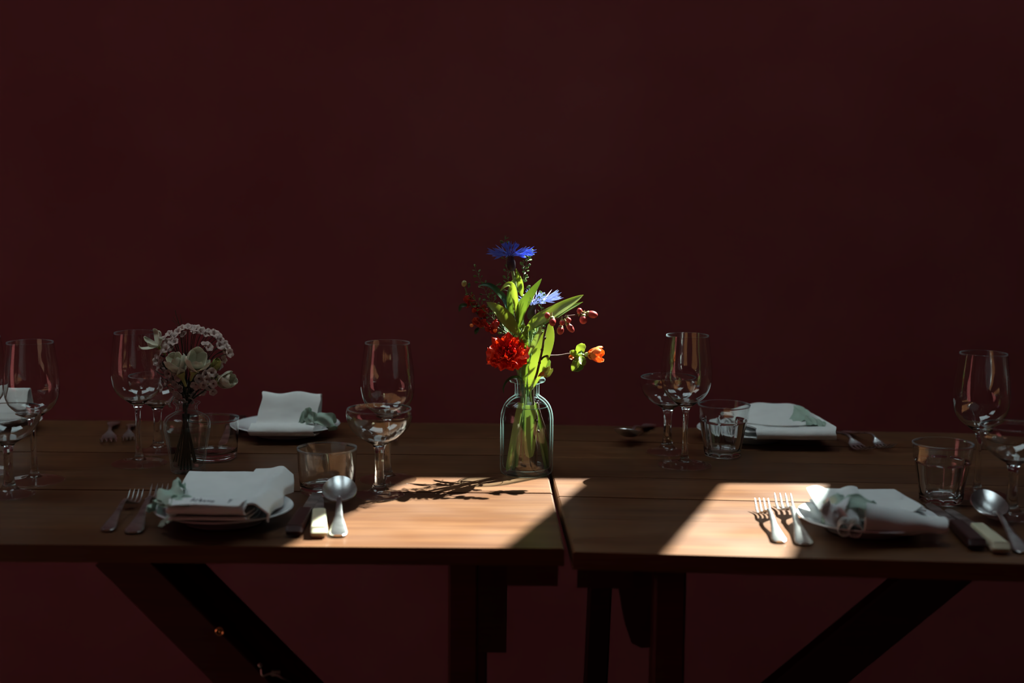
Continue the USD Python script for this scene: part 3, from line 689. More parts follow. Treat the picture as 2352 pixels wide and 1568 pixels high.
for i in range(16):
    for j in range(16):
        a, b = i / 15, j / 15; P = (on(2050, 1150, TZ + .034) * (1 - a) + on(2085, 1186, TZ + .034) * a) * (1 - b) + on(2118, 1163, TZ + .036) * b
        gq[i, j] = P + V(0, 0, .003 * math.sin(b * 3) * (1 - a))
part(n2, 'flap', shell(gq, .002), 'linen', world=True, smooth=60)
gq = np.zeros((18, 14, 3))
for i in range(18):
    for j in range(14):
        a, b = i / 17, j / 13; P = (on(1853, 1122, TZ + .040) * (1 - a) + on(1968, 1122, TZ + .040) * a) * (1 - b) + (on(1882, 1172, TZ + .036) * (1 - a) + on(1985, 1165, TZ + .041) * a) * b
        gq[i, j] = P + V(0, 0, .006 * math.sin(a * math.pi) * math.sin(b * math.pi) + .003 * math.sin(a * 9))
part(n2, 'flap', shell(gq, .002), 'linen', world=True, smooth=60)
# far left, its back half standing
n3 = thing('napkin', 'white napkin standing upright with a soft roll in front, far side left of the vase', 'napkin', (-.357, 2.22, TZ + .012), 0, 'folded linen napkins on plates')
def warp3(g, u, s):
    g = g.copy(); hi = np.clip((g[..., 2] - TZ - .05) / .02, 0, 1); g[..., 2] += hi * .0018 * (np.cos(u * 2 * math.pi * 1.5 + .6)); return g
part(n3, 'fold', fold(Z([(2.285, .016), (2.24, .0085), (2.195, .0125), (2.178, .0155), (2.171, .0215), (2.176, .0285), (2.190, .0305), (2.205, .0265), (2.214, .0290), (2.222, .0420), (2.232, .0600), (2.240, .0690), (2.247, .0700), (2.251, .0640), (2.258, .0400), (2.268, .0200), (2.262, .0130), (2.23, .0120)]),
      [(2.16, -.410), (2.20, -.404), (2.215, -.402), (2.235, -.398), (2.29, -.396)], [(2.16, -.307), (2.20, -.309), (2.24, -.305), (2.29, -.305)], seed=3, ns=130, warp=warp3), 'linen', world=True, smooth=60)
# far right, slab with a pocket on top
n4 = thing('napkin', 'white slab-like napkin with a curved pocket on top, far side right of the vase', 'napkin', (.44, 2.23, TZ + .012), 0, 'folded linen napkins on plates')
part(n4, 'fold', fold(Z([(2.300, .016), (2.24, .0100), (2.19, .0150), (2.165, .0180), (2.157, .0250), (2.164, .0320), (2.19, .0335), (2.25, .0330), (2.31, .0330), (2.318, .0300), (2.31, .0275), (2.24, .0235), (2.19, .0235)]),
      [(2.15, .378), (2.17, .380), (2.20, .366), (2.32, .345)], [(2.15, .500), (2.18, .506), (2.32, .492)], seed=4, ns=120), 'linen', world=True, smooth=60)
gq = np.zeros((26, 34, 3))
for i in range(26):
    for j in range(34):
        a, b = i / 25, j / 33; x = .362 + .128 * b; sag = .030 * (1 - (2 * b - 1) ** 2)
        y = 2.205 - sag * (1 - a) + .112 * a; dome = math.sin(b * math.pi) ** .6
        z = .036 + .016 * dome * a ** .8 + .004 * (1 - a) * dome * 0 + .0015 * math.sin(b * 14 + a * 4) * a
        if a > .9: z -= .010 * (a - .9) * 10 * dome
        gq[i, j] = (x, y, TZ + z)
part(n4, 'pocket', shell(gq, .0022), 'linen', world=True, smooth=60)
# far far left, seen only through the glasses
n5 = thing('napkin', 'pale napkin of the far left setting, seen through the wine glass at the left edge', 'napkin', (-.825, 2.25, TZ + .012), 0, 'folded linen napkins on plates')
part(n5, 'fold', fold(Z([(2.295, .016), (2.26, .0100), (2.235, .0130), (2.225, .0170), (2.224, .0240), (2.228, .0320), (2.236, .0440), (2.244, .0560), (2.252, .0680), (2.262, .0700), (2.268, .0620), (2.275, .0300), (2.27, .0150)]),
      [(2.17, -.875), (2.30, -.875)], [(2.17, -.775), (2.30, -.775)], seed=5, ns=100), 'linen', world=True, smooth=60)

# ------------------------------------------------------------------ silk ribbons and the name card
def ribbon(pts, w, side, n=40, ruffle=0.0, th=.0006, seed=0):
    c = spline(pts, n); s = spline(side, n) if np.ndim(side) > 1 else np.repeat(V(*side)[None], n, 0); s = s / np.linalg.norm(s, axis=1, keepdims=True)
    t = np.gradient(c, axis=0); t /= np.linalg.norm(t, axis=1, keepdims=True); s = s - t * (s * t).sum(1, keepdims=True); s /= np.linalg.norm(s, axis=1, keepdims=True)
    q = np.cross(s, t); a = np.linspace(-1, 1, 9); W = np.interp(np.linspace(0, 1, n), np.linspace(0, 1, len(np.atleast_1d(w))), np.atleast_1d(w)) / 2
    g = c[:, None] + s[:, None] * (W[:, None] * a)[..., None]
    u = np.linspace(0, 1, n)
    g = g + q[:, None] * (ruffle * (np.sin(u[:, None] * 23 + a * 3 + seed) * .6 + np.sin(a * 4.2 + u[:, None] * 7 + seed)))[..., None]
    return shell(g, th)
N3 = lambda px, py, z: on(px, py, TZ + z)
r1 = thing('silk_ribbon', 'pale green silk ribbon bunched at the left side of the near left napkin', 'ribbon', (-.42, 1.70, TZ + .03), 0, 'pale green silk ribbons tied around napkins')
part(r1, 'band', ribbon([N3(368, 1150, .020), N3(385, 1152, .036), N3(405, 1149, .046), N3(450, 1152, .041)], [.016, .020, .022, .018], (0, 1, .12), ruffle=.0018), 'ribbon', world=True, smooth=60)
part(r1, 'tail', ribbon([N3(402, 1144, .045), N3(385, 1128, .046), N3(395, 1116, .044), N3(410, 1122, .040), N3(424, 1112, .040)], [.024, .030, .026, .016, .003], (.55, .6, .25), ruffle=.003, seed=2), 'ribbon', world=True, smooth=60)
part(r1, 'tail', ribbon([N3(392, 1150, .040), N3(372, 1143, .036), N3(352, 1160, .026), N3(340, 1176, .018)], [.020, .026, .022, .012], (.5, .8, .3), ruffle=.0025, seed=4), 'ribbon', world=True, smooth=60)
part(r1, 'tail', ribbon([N3(402, 1186, .026), N3(386, 1190, .022), N3(376, 1200, .014), N3(366, 1207, .008)], [.022, .018, .012, .003], (.2, .9, .5), ruffle=.0015, seed=5), 'ribbon', world=True, smooth=60)
r2 = thing('silk_ribbon', 'pale green silk ribbon in a loose bow on the near right napkin, sunlit', 'ribbon', (.40, 1.68, TZ + .03), 0, 'pale green silk ribbons tied around napkins')
part(r2, 'band', ribbon([N3(1893, 1186, .022), N3(1900, 1165, .042), N3(1925, 1146, .056), N3(1945, 1150, .054), N3(1990, 1160, .050)], [.022, .030, .032, .028, .020], (.2, .9, .1), ruffle=.0025), 'ribbon', world=True, smooth=60)
part(r2, 'loop', ribbon([N3(1942, 1150, .050), N3(1922, 1158, .054), N3(1908, 1174, .048), N3(1924, 1186, .042), N3(1946, 1176, .044), N3(1952, 1158, .046)], [.016, .024, .026, .024, .020, .016], (.75, .45, .1), ruffle=.002, seed=1), 'paper', world=True, smooth=60, label='white silk loop of the bow')
part(r2, 'loop', ribbon([N3(1944, 1152, .046), N3(1958, 1146, .048), N3(1978, 1150, .044), N3(2004, 1160, .039), N3(1975, 1166, .042)], [.012, .018, .020, .012, .012], (.2, .9, .2), ruffle=.0018, seed=3), 'ribbon', world=True, smooth=60)
for px, py in ((1937, 1202), (1962, 1205)):
    e = N3(px, py, .022); cc = [e + V(.0075 * math.cos(a) * (1 - a * .035), 0, .0085 * math.sin(a) * (1 - a * .035)) for a in np.linspace(0, 8.5, 30)]
    part(r2, 'curled_tail', ribbon(cc, [.030] * 5, (.15, 1, .35), 40, .0006), 'paper', world=True, smooth=60, label='cream silk tail end curled into a tube')
r3 = thing('silk_ribbon', 'dull green silk ribbon knotted on the upright far napkin', 'ribbon', (-.31, 2.22, TZ + .03), 0, 'pale green silk ribbons tied around napkins')
part(r3, 'tail', ribbon([at(690, 972, 2.196), at(702, 958, 2.19), at(712, 950, 2.19), at(718, 948, 2.192)], [.006, .018, .022, .014], (.7, .1, -.5), ruffle=.0022), 'ribbon', world=True, smooth=60)
part(r3, 'tail', ribbon([at(706, 962, 2.195), at(730, 960, 2.185), at(756, 964, 2.185), at(766, 974, 2.19), at(752, 984, 2.185)], [.012, .020, .024, .020, .008], (.1, .5, .8), ruffle=.003, seed=2), 'ribbon', world=True, smooth=60)
part(r3, 'knot', ribbon([at(700, 966, 2.19), at(716, 958, 2.182), at(728, 966, 2.186)], [.014, .018, .014], (.1, .3, .9), ruffle=.0015, seed=3), 'ribbon', world=True, smooth=60)
r4 = thing('silk_ribbon', 'dull green silk ribbon slipped under the pocket of the far right napkin', 'ribbon', (.47, 2.24, TZ + .04), 0, 'pale green silk ribbons tied around napkins')
part(r4, 'band', ribbon([at(1812, 974, 2.19), at(1838, 955, 2.215), at(1836, 940, 2.25), at(1830, 931, 2.28)], [.010, .030, .018, .010], (1, .1, .1), ruffle=.0012), 'ribbon', world=True, smooth=60)
part(r4, 'tail', ribbon([at(1850, 966, 2.19), at(1874, 968, 2.19), at(1896, 976, 2.185)], [.020, .018, .008], (.1, .8, .5), ruffle=.0015), 'ribbon', world=True, smooth=60)
# name card on the near left napkin
c0, c1, c2, c3 = N3(393, 1160, .047), N3(548, 1159, .049), N3(566, 1144, .046), N3(398, 1144, .046)
cd = thing('name_card', 'torn-edged white paper name card lying on the near left napkin', 'card', (c0 + c2) / 2)
gq = np.zeros((10, 40, 3)); rr = np.random.default_rng(3)
for i in range(10):
    for j in range(40):
        a, b = i / 9, j / 39; P = (c0 * (1 - b) + c1 * b) * (1 - a) + (c3 * (1 - b) + c2 * b) * a
        gq[i, j] = P + V(0, (rr.random() - .5) * .0012 if i in (0, 9) else 0, .0012 * math.sin(b * 5) - .001 * (a - .5) ** 2)
part(cd, 'sheet', shell(gq, .0005), 'paper', world=True, smooth=60)
def pen(strokes, x0, w, h):
    """ink strokes in card coordinates: letters of height h along the card"""
    ms = []
    for s in strokes:
        q = []
        for sx, sy in s:
            b, a = x0 + sx * w, .30 + sy * h; P = (c0 * (1 - b) + c1 * b) * (1 - a) + (c3 * (1 - b) + c2 * b) * a
            q.append(P + V(0, 0, .0012 * math.sin(b * 5) + .0007))
        ms.append(tube(q, .00038, 5, 12))
    return ms
word = pen([[(0, 0), (.5, 1), (1, 0)], [(.2, .35), (.8, .35)]], .27, .055, .5) + pen([[(0, 0), (0, .55)], [(0, .3), (.5, .58), (1, .5)]], .345, .03, .5) + pen([[(0, 0), (0, 1)], [(0, .4), (.8, .5), (.9, .1), (0, .02)]], .395, .035, .5) + \
    pen([[(0, .2), (.5, .45), (1, .2), (.5, 0), (0, .2)]], .45, .03, .5) + pen([[(0, .1), (.3, .45), (.7, .1), (1, .45)]], .50, .04, .5) + pen([[(0, 0), (0, .4)], [(.4, .4), (.5, 0), (1, .4)]], .56, .04, .5)
word += pen([[(0, .9), (1, .9)], [(.5, .9), (.5, .1)], [(.3, .45), (.8, .5)]], .78, .05, .55)
part(cd, 'handwriting', join(*word), 'ink', world=True)
# ------------------------------------------------------------------ the bright bouquet
YV = VP[1]
P = lambda px, py, d=0.0: at(px, py, YV + d)
W = lambda px: px * S(YV)
neck = lambda px, d=0.0: [P(px - 2, 925, d), P(px, 888, d)]
def lf(t, name_mat, pts, w, nrm=V(0, -1, .35), **k):
    k.setdefault('n', 20)
    part(t, 'leaf', leaf([P(*q) for q in pts], W(w), V(*nrm), seed=len(used), **k), name_mat, world=True, smooth=60)
def floret(c, d, L, spread, mt_w=.0011, lobes=5, seed=0):
    """a slender trumpet that splits into pointed lobes"""
    r = np.random.default_rng(seed); d = d / np.linalg.norm(d); bend = V(0, 0, .0045)
    e = c + d * L * .5 + bend * .4
    ms = [tube([c, c + d * L * .28 + bend * .3, e], [.0005, .0006, .0013], 6, 7)]
    x, y, z = frame_to(d + V(0, 0, .12), V(.2, .1, 1))
    for k in range(lobes):
        a = k * 2 * math.pi / lobes + r.random(); s = spread * (.6 + .6 * r.random()); q = d + x * math.cos(a) * s + y * math.sin(a) * s; q /= np.linalg.norm(q)
        l = L * (.42 + .16 * r.random()); m1 = e + q * l * .5; m2 = e + q * l + (d * .15 + V(0, 0, .1)) * l * .4
        nr = np.cross(q, x) + V(.01, .01, .01)
        ms.append(leaf([e - d * .0008, m1, m2], mt_w * (1.5 + r.random() * .6), nr, .00035, 7, .2, .45, .8, base=.5))
    return join(*ms)
def cornflower(t, head, axis, dirs, mat_f, L, seed):
    part(t, 'flower_head', join(ellipsoid(head - axis * .0105, (.0062, .0062, .0100), axis, 8), tube([head - axis * .004, head + axis * .003], [.0050, .0036], 10)), 'involucre', world=True)
    for k, (d, l) in enumerate(dirs):
        part(t, 'floret', floret(head + axis * .001 + d * .002, d, L * l, .42, seed=seed + k), mat_f if not callable(mat_f) else mat_f(d), world=True, smooth=60)
cf = thing('cornflower', 'blue cornflower at the top of the bouquet, half of it in shade', 'flower', P(1180, 1078, -.004))
stem = [P(1178, 1075, -.004), P(1192, 990, -.003), P(1203, 925, -.004), P(1203, 888, -.005), P(1197, 820, -.006), P(1191, 745, -.008), P(1185, 668, -.010), P(1177, 622, -.010)]
part(cf, 'stem', tube(stem, [.0028, .0030, .0027, .0026, .0025, .0024, .0022], 10, 50), 'stem_pale', world=True, smooth=60)
hd1 = P(1173, 590, -.010); ax1 = V(-.10, -.05, 1.0); ax1 /= np.linalg.norm(ax1)
dirs = []
for k in range(13):
    a = k * 2 * math.pi / 13 + .2; dirs.append((V(math.cos(a), math.sin(a) * .9, .12 + .12 * math.sin(k * 2.1)), 1.15 + .12 * math.sin(k * 3.3)))
for k in range(9):
    a = k * 2 * math.pi / 9; dirs.append((V(math.cos(a) * .5, math.sin(a) * .5, .75), .68))
cornflower(cf, hd1, ax1, dirs, 'floret', .0255, 100)
NS = (0, -1, .35); NR = (.45, -.8, .35)
lf(cf, 'leaf_mid', [(1191, 752, -.012), (1197, 710, -.014), (1215, 680, -.016), (1244, 640, -.012)], 24, (.25, -.85, .4), fold=.35)
lf(cf, 'leaf_bright', [(1199, 680, -.004), (1195, 650, -.002), (1185, 617, -.004)], 15, (-.3, -.9, .1), fold=.4)
lf(cf, 'leaf_bright', [(1190, 742, -.012), (1186, 700, -.016), (1180, 668, -.020), (1172, 654, -.022), (1160, 657, -.024), (1149, 668, -.022)], 15, (-.3, -.8, .6), fold=.4, n=26)
lf(cf, 'leaf_mid', [(1178, 730, -.006), (1171, 695, -.008), (1168, 660, -.004)], 14, NS)
lf(cf, 'leaf_deep', [(1180, 745, .0), (1164, 700, -.004), (1148, 676, -.010), (1124, 656, -.014), (1098, 655, -.016)], 19, (.2, -.7, .7), fold=.3)
lf(cf, 'leaf_bright', [(1190, 768, -.014), (1168, 738, -.018), (1145, 713, -.022), (1117, 693, -.020)], 31, (-.1, -.8, .55), fold=.2, wave=.0007)
lf(cf, 'leaf_mid', [(1183, 640, .002), (1176, 655, .004), (1172, 668, .004)], 12, NS)
c2 = thing('cornflower', 'pale blue cornflower facing right behind the upright leaf, fully sunlit', 'flower', P(1250, 1078, .010))
part(c2, 'stem', tube([P(1254, 1076, .010), P(1243, 1020, .008), P(1226, 930, .006), P(1217, 888, .006), P(1217, 820, .010), P(1222, 760, .014), P(1227, 724, .014)], [.0022, .0022, .0020, .0018], 9, 40), 'stem_pale', world=True, smooth=60)
ax2 = V(.25, -.05, .96); ax2 /= np.linalg.norm(ax2); hd2 = P(1225, 702, .012); dirs = []
for k in range(14):
    a = k * 2 * math.pi / 14; dirs.append((V(math.cos(a) + .15, math.sin(a) * .8, .10 + .3 * max(0, math.cos(a))), 1.0 + (.35 if math.cos(a) > .4 else .15)))
for k in range(8):
    a = k * 2 * math.pi / 8; dirs.append((V(.25 + math.cos(a) * .5, math.sin(a) * .5, .6), .7))
cornflower(c2, hd2, ax2, dirs, 'floret_pale', .0285, 300)
lf(c2, 'leaf_bright', [(1207, 762, -.006), (1232, 738, -.010), (1275, 715, -.012), (1310, 695, -.008), (1340, 677, -.004)], 32, (-.25, -.75, .6), fold=.22)
lf(c2, 'leaf_mid', [(1218, 756, -.002), (1262, 735, -.004), (1300, 712, -.002), (1339, 693, .002)], 17, (-.2, -.7, .7), fold=.3)
lf(c2, 'leaf_bright', [(1264, 742, -.006), (1258, 775, -.012), (1243, 815, -.016), (1228, 860, -.012), (1216, 900, -.008)], 40, (-.12, -.95, .2), fold=.15, peak=.5, n=24)
lf(c2, 'leaf_pale', [(1214, 815, -.022), (1226, 792, -.026), (1238, 768, -.028), (1247, 742, -.026)], 15, (-.6, -.8, .1), fold=.3)
lf(c2, 'leaf_bright', [(1208, 790, -.008), (1206, 765, -.010), (1200, 744, -.010)], 14, (.2, -.9, .2))
lf(c2, 'leaf_mid', [(1204, 900, -.006), (1206, 850, -.010), (1210, 810, -.012), (1209, 765, -.012)], 15, NS, fold=.3)
lf(c2, 'leaf_mid', [(1212, 895, .004), (1232, 850, .008), (1250, 838, .010), (1259, 824, .010)], 17, (-.3, -.8, .5))
lf(c2, 'leaf_pale', [(1218, 930, -.008), (1219, 980, -.010), (1217, 1020, -.011), (1216, 1052, -.012)], 28, NS, fold=.05, tip=.25, peak=.25, base=.8)
lf(c2, 'leaf_mid', [(1230, 925, .002), (1243, 990, .006), (1253, 1030, .008), (1260, 1078, .008)], 12, NS, fold=.2)
lf(c2, 'leaf_pale', [(1196, 925, -.010), (1184, 985, -.014), (1174, 1040, -.016), (1165, 1082, -.016)], 15, NS, fold=.1, tip=.2, peak=.3, base=.9)
for pts, w_ in (([(1208, 840, .010), (1200, 770, .030), (1192, 715, .056)], 22), ([(1212, 840, .010), (1222, 775, .034), (1236, 730, .060)], 24), ([(1206, 840, .012), (1180, 780, .034), (1156, 745, .052)], 22), ([(1210, 850, .014), (1214, 800, .040), (1206, 760, .062)], 24),
        ([(1206, 845, -.010), (1200, 790, -.026), (1190, 752, -.034)], 16)):
    lf(c2, 'leaf_mid', pts, w_, (.2, -.8, .5), fold=.25)
# ranunculus
rn = thing('ranunculus', 'large ruffled red-orange ranunculus hanging over the front of the vase rim', 'flower', P(1172, 1070, -.010))
part(rn, 'stem', tube([P(1186, 1072, -.012), P(1193, 990, -.010), P(1199, 925, -.008), P(1197, 888, -.009), P(1190, 855, -.016), P(1178, 825, -.026)], [.0024, .0024, .0022, .0020], 9, 36), 'stem_green', world=True, smooth=60)
rc = P(1166, 806, -.034); rax = V(-.10, -.76, .64); rax /= np.linalg.norm(rax); ex, ey, ez = frame_to(rax, V(1, 0, 0))
def ruffled(open_deg, R, width, phi, seed, ruff, cup=1.0, back=.010):
    r = np.random.default_rng(seed); n, m = 12, 17; g = np.zeros((n, m, 3)); p1, p2, p3 = r.random(3) * 6.3; om = math.radians(open_deg)
    for i in range(n):
        v_ = i / (n - 1)
        th = om * (v_ ** .75); rad = R * math.sin(th) if om < 1.7 else R * v_; h = R * .62 * (1 - math.cos(th)) * cup - back
        hh = -back + R * .95 * v_ * math.cos(om) + R * .12 * v_ * (1 - v_) * -1
        rad = R * (v_ ** .8) * math.sin(om) + .0008
        for j in range(m):
            u = 2 * j / (m - 1) - 1; w = width * (.25 + .75 * math.sin(min(1, v_ * 1.15) * math.pi / 2)); a = phi + u * w / 2
            rim = 1 + v_ ** 4 * (.05 * math.sin(u * 9 + p1) + .035 * math.sin(u * 21 + p2) - .10 * abs(u) ** 3)
            z = hh + ruff * v_ ** 2 * (math.sin(u * 6 + p1) + .7 * math.sin(u * 13 + p3) + .4 * math.sin(u * 23 + p2)) + R * .10 * v_ * u * u
            rr_ = rad * rim + ruff * .5 * v_ ** 2 * math.sin(u * 8 + p2)
            g[i, j] = rc + ex * rr_ * math.cos(a) + ey * rr_ * math.sin(a) + ez * z
    return shell(g, .0004)
sd = 0
for (deg, R, npet, wd, ruff, mt) in ((86, .0285, 5, 1.75, .0030, 'ranunculus'), (74, .0270, 5, 1.7, .0038, 'ranunculus'), (60, .0250, 5, 1.7, .0040, 'ranunculus'), (47, .0230, 4, 1.9, .0040, 'ranunculus'), (35, .0205, 4, 1.9, .0034, 'ranunculus_core'), (23, .0180, 4, 1.9, .0028, 'ranunculus_core'), (12, .0150, 3, 2.3, .0020, 'ranunculus_core')):
    for k in range(npet):
        sd += 1; part(rn, 'petal', ruffled(deg + 7 * math.sin(sd * 2.3), R * (1 + .07 * math.sin(sd * 1.7)), wd, k * 2 * math.pi / npet + deg * .11 + .35 * math.sin(sd * 3.1), sd, ruff), mt, world=True, smooth=70)
part(rn, 'petal', leaf([P(1185, 822, -.040), P(1198, 820, -.046), P(1216, 818, -.046)], W(17), V(.1, -.5, .8), .0005, 12, .1, .85, .3, .0012, .7), 'ranunculus', world=True, smooth=70)
part(rn, 'petal', leaf([P(1182, 838, -.040), P(1192, 841, -.044), P(1201, 838, -.046)], W(11), V(.1, -.6, .7), .0005, 12, .1, .7, .6, .0010, .7), 'ranunculus', world=True, smooth=70)
part(rn, 'sepal', ellipsoid(rc - ez * .014, (.009, .009, .004), ez), 'stem_green', world=True)
# quince branch
q = thing('quince_branch', 'brown quince twig with red buds and one open orange blossom at right', 'branch', P(1229, 1084, -.006))
tw = lambda pts, r, n=30: tube([P(*p) for p in pts], r, 8, n)
part(q, 'twig', join(tw([(1229, 1083, -.010), (1232, 1035, -.008), (1228, 1000, -.010), (1233, 960, -.008), (1225, 925, -.006), (1224, 888, -.006), (1233, 858, -.014), (1240, 828, -.020), (1246, 800, -.022), (1250, 772, -.022), (1257, 742, -.020)], [.0019, .0018, .0017, .0014], 60),
     *[ellipsoid(P(*b), (.0022, .0022, .0022)) for b in ((1227, 1040, -.008), (1231, 965, -.009), (1245, 803, -.022), (1239, 833, -.020), (1251, 776, -.022), (1236, 990, -.010))]), 'bark', world=True, smooth=60)
part(q, 'twig', tw([(1243, 826, -.020), (1248, 820, -.020), (1258, 817, -.018), (1285, 816, -.014), (1310, 812, -.012), (1330, 815, -.012), (1352, 813, -.012)], [.0013, .0014, .0012, .0011]), 'bark', world=True, smooth=60)
part(q, 'twig', tw([(1257, 744, -.020), (1272, 732, -.020), (1290, 731, -.020), (1301, 726, -.018), (1319, 724, -.018), (1337, 721, -.018), (1349, 719, -.018)], [.0011, .0011, .0009]), 'bark', world=True, smooth=60)
part(q, 'twig', tw([(1234, 925, .002), (1241, 952, .004), (1252, 985, .008), (1258, 1010, .010), (1265, 1036, .010)], [.0016, .0014, .0010]), 'bark', world=True, smooth=60)
for bx, by, w_, h_, dx, dz, d in ((1257, 724, 13, 14, 0, 1, -.022), (1269, 739, 16, 20, .1, -1, -.024), (1291, 741, 12, 13, 0, -1, -.022), (1306, 735, 12, 13, .6, -1, -.022), (1287, 759, 16, 19, -.1, -1, -.020), (1310, 753, 14, 24, .6, -.8, -.022),
        (1331, 714, 13, 14, .1, 1, -.018), (1343, 724, 9, 9, 1, .2, -.018), (1340, 734, 18, 20, -.1, -.9, -.020), (1361, 722, 17, 24, 1, -.2, -.018)):
    c = P(bx, by, d); ax = V(dx, -.25, dz); ax /= np.linalg.norm(ax); rb, lb = W(w_) / 2, W(h_) / 2
    b = part(q, 'bud', ellipsoid(c, (rb, rb, lb), ax, 9), 'bud', world=True, smooth=60)
    part(q, 'calyx', join(ellipsoid(c - ax * lb * .82, (rb * .72, rb * .72, lb * .5), ax, 7), tube([c - ax * lb * 1.2, c - ax * lb * 2.0 + V(0, 0, .001)], [.0011, .0008], 6)), 'calyx', world=True, smooth=60)
def cup_petal(c, ax, phi, L, wid, opn, curl=.5):
    x, y, z = frame_to(ax, V(.3, .5, .9)); n, m = 11, 9; g = np.zeros((n, m, 3))
    for i in range(n):
        v_ = i / (n - 1); w = wid * math.sin(math.pi * min(.93, .12 + .80 * v_ ** .8)) ** .8
        rad = L * opn * math.sin(v_ * math.pi * .62); h = L * v_ * (1 - .18 * v_ * opn)
        for j in range(m):
            u = 2 * j / (m - 1) - 1; r_ = rad - abs(u) ** 2 * w * curl * .5
            d1 = x * math.cos(phi) + y * math.sin(phi); d2 = -x * math.sin(phi) + y * math.cos(phi)
            g[i, j] = c + z * h + d1 * r_ + d2 * u * w / 2
    return shell(g, .0005)
oc = P(1351, 814, -.012); oa = V(.93, -.30, .05)
for k in range(5):
    part(q, 'petal', cup_petal(oc, oa, k * 2 * math.pi / 5 + .4, W(37), W(28), .52), 'quince_orange', world=True, smooth=60)
for k in range(3):
    part(q, 'petal', cup_petal(oc, oa, k * 2 * math.pi / 3 + .9, W(30), W(22), .33), 'quince_orange', world=True, smooth=60)
part(q, 'calyx', ellipsoid(oc, (.0036, .0036, .0060), oa), 'calyx', world=True, smooth=60)
for pts, w_, nr, mt in (([(1328, 816, -.014), (1334, 802, -.018), (1343, 790, -.018)], 23, (-.2, -.8, .5), 'leaf_bright'), ([(1326, 818, -.014), (1318, 812, -.018), (1309, 806, -.018)], 15, (-.2, -.8, .6), 'leaf_bright'),
        ([(1330, 816, -.014), (1336, 828, -.022), (1344, 838, -.022)], 20, (.2, -.8, .6), 'leaf_bright'), ([(1328, 820, -.014), (1324, 836, -.020), (1314, 852, -.020)], 20, (-.3, -.8, .5), 'leaf_bright'), ([(1336, 832, -.02), (1332, 846, -.022), (1318, 853, -.024)], 16, (-.1, -.6, .8), 'leaf_mid'),
        ([(1322, 816, -.018), (1332, 811, -.026), (1342, 814, -.026)], 15, (0, -.5, .9), 'leaf_mid'), ([(1318, 818, -.014), (1312, 820, -.016), (1308, 816, -.016)], 12, (0, -.9, .3), 'quince_orange'),
        ([(1238, 862, -.016), (1252, 856, -.020), (1264, 840, -.020)], 14, (-.4, -.8, .4), 'freesia_bud'), ([(1240, 860, -.016), (1256, 862, -.020), (1270, 846, -.020)], 12, (.2, -.7, .6), 'freesia_bud'), ([(1236, 864, -.016), (1248, 858, -.02), (1258, 866, -.020)], 10, (0, -.7, .7), 'quince_orange'),
        ([(1250, 846, -.014), (1258, 840, -.014), (1262, 826, -.012)], 14, (-.4, -.8, .4), 'leaf_mid')):
    part(q, 'leaf', leaf([P(*p) for p in pts], W(w_), V(*nr), .0005, 14, .35, .5, .5, .0006, .3), mt, world=True, smooth=60)
# dim red blossoms on the shaded side
dr = thing('wallflower_sprig', 'dark red blossom sprig in the shade at the left of the bouquet', 'flower', P(1190, 1000, .006))
part(dr, 'stem', join(tw([(1200, 1060, .008), (1203, 985, .006), (1207, 925, .006), (1206, 888, .006), (1190, 820, .010), (1160, 765, .010), (1128, 745, .006), (1100, 725, .004), (1078, 690, .004), (1068, 660, .004)], [.0014, .0012, .0010, .0008], 50), tw([(1128, 745, .006), (1110, 752, .006), (1096, 748, .004)], [.0008, .0007], 14)), 'stem_green', world=True, smooth=60)
rr = np.random.default_rng(21)
for cx, cy, npet, sz, d in ((1080, 690, 7, 26, .004), (1098, 712, 7, 24, .002), (1102, 736, 8, 26, -.002), (1126, 752, 7, 22, -.006), (1118, 722, 6, 18, .004), (1140, 742, 5, 14, -.010)):
    c = P(cx, cy, d)
    for k in range(npet):
        dv = rr.normal(size=3) * V(1, .7, .8); dv /= np.linalg.norm(dv); l = W(sz) * (.55 + .3 * rr.random()); nv = rr.normal(size=3) + V(0, -.8, .3)
        part(dr, 'petal', leaf([c + dv * .001, c + dv * l * .5 + nv / np.linalg.norm(nv) * l * .12, c + dv * l], l * 1.05, nv, .0005, 10, .25, .65, .4, l * .09, .3, seed=k), 'quince_dark', world=True, smooth=60)
for cx, cy, w_, h_, mt in ((1066, 651, 12, 15, 'calyx'), (1077, 655, 7, 12, 'leaf_deep'), (1140, 746, 10, 19, 'bud'), (1137, 759, 9, 8, 'quince_orange'), (1083, 747, 9, 8, 'quince_orange')):
    part(dr, 'bud', ellipsoid(P(cx, cy, -.012), (W(w_) / 2, W(w_) / 2, W(h_) / 2), V(.2, -.3, 1), 8), mt, world=True, smooth=60)
for pts, w_ in (([(1078, 700, .004), (1060, 702, .0), (1054, 716, .0)], 9), ([(1100, 752, .0), (1094, 760, -.004), (1092, 768, -.004)], 9), ([(1160, 765, .01), (1150, 745, .012), (1146, 728, .012)], 6)):
    part(dr, 'leaf', leaf([P(*p) for p in pts], W(w_), V(0, -.9, .3), .0005, 12), 'leaf_deep', world=True, smooth=60)
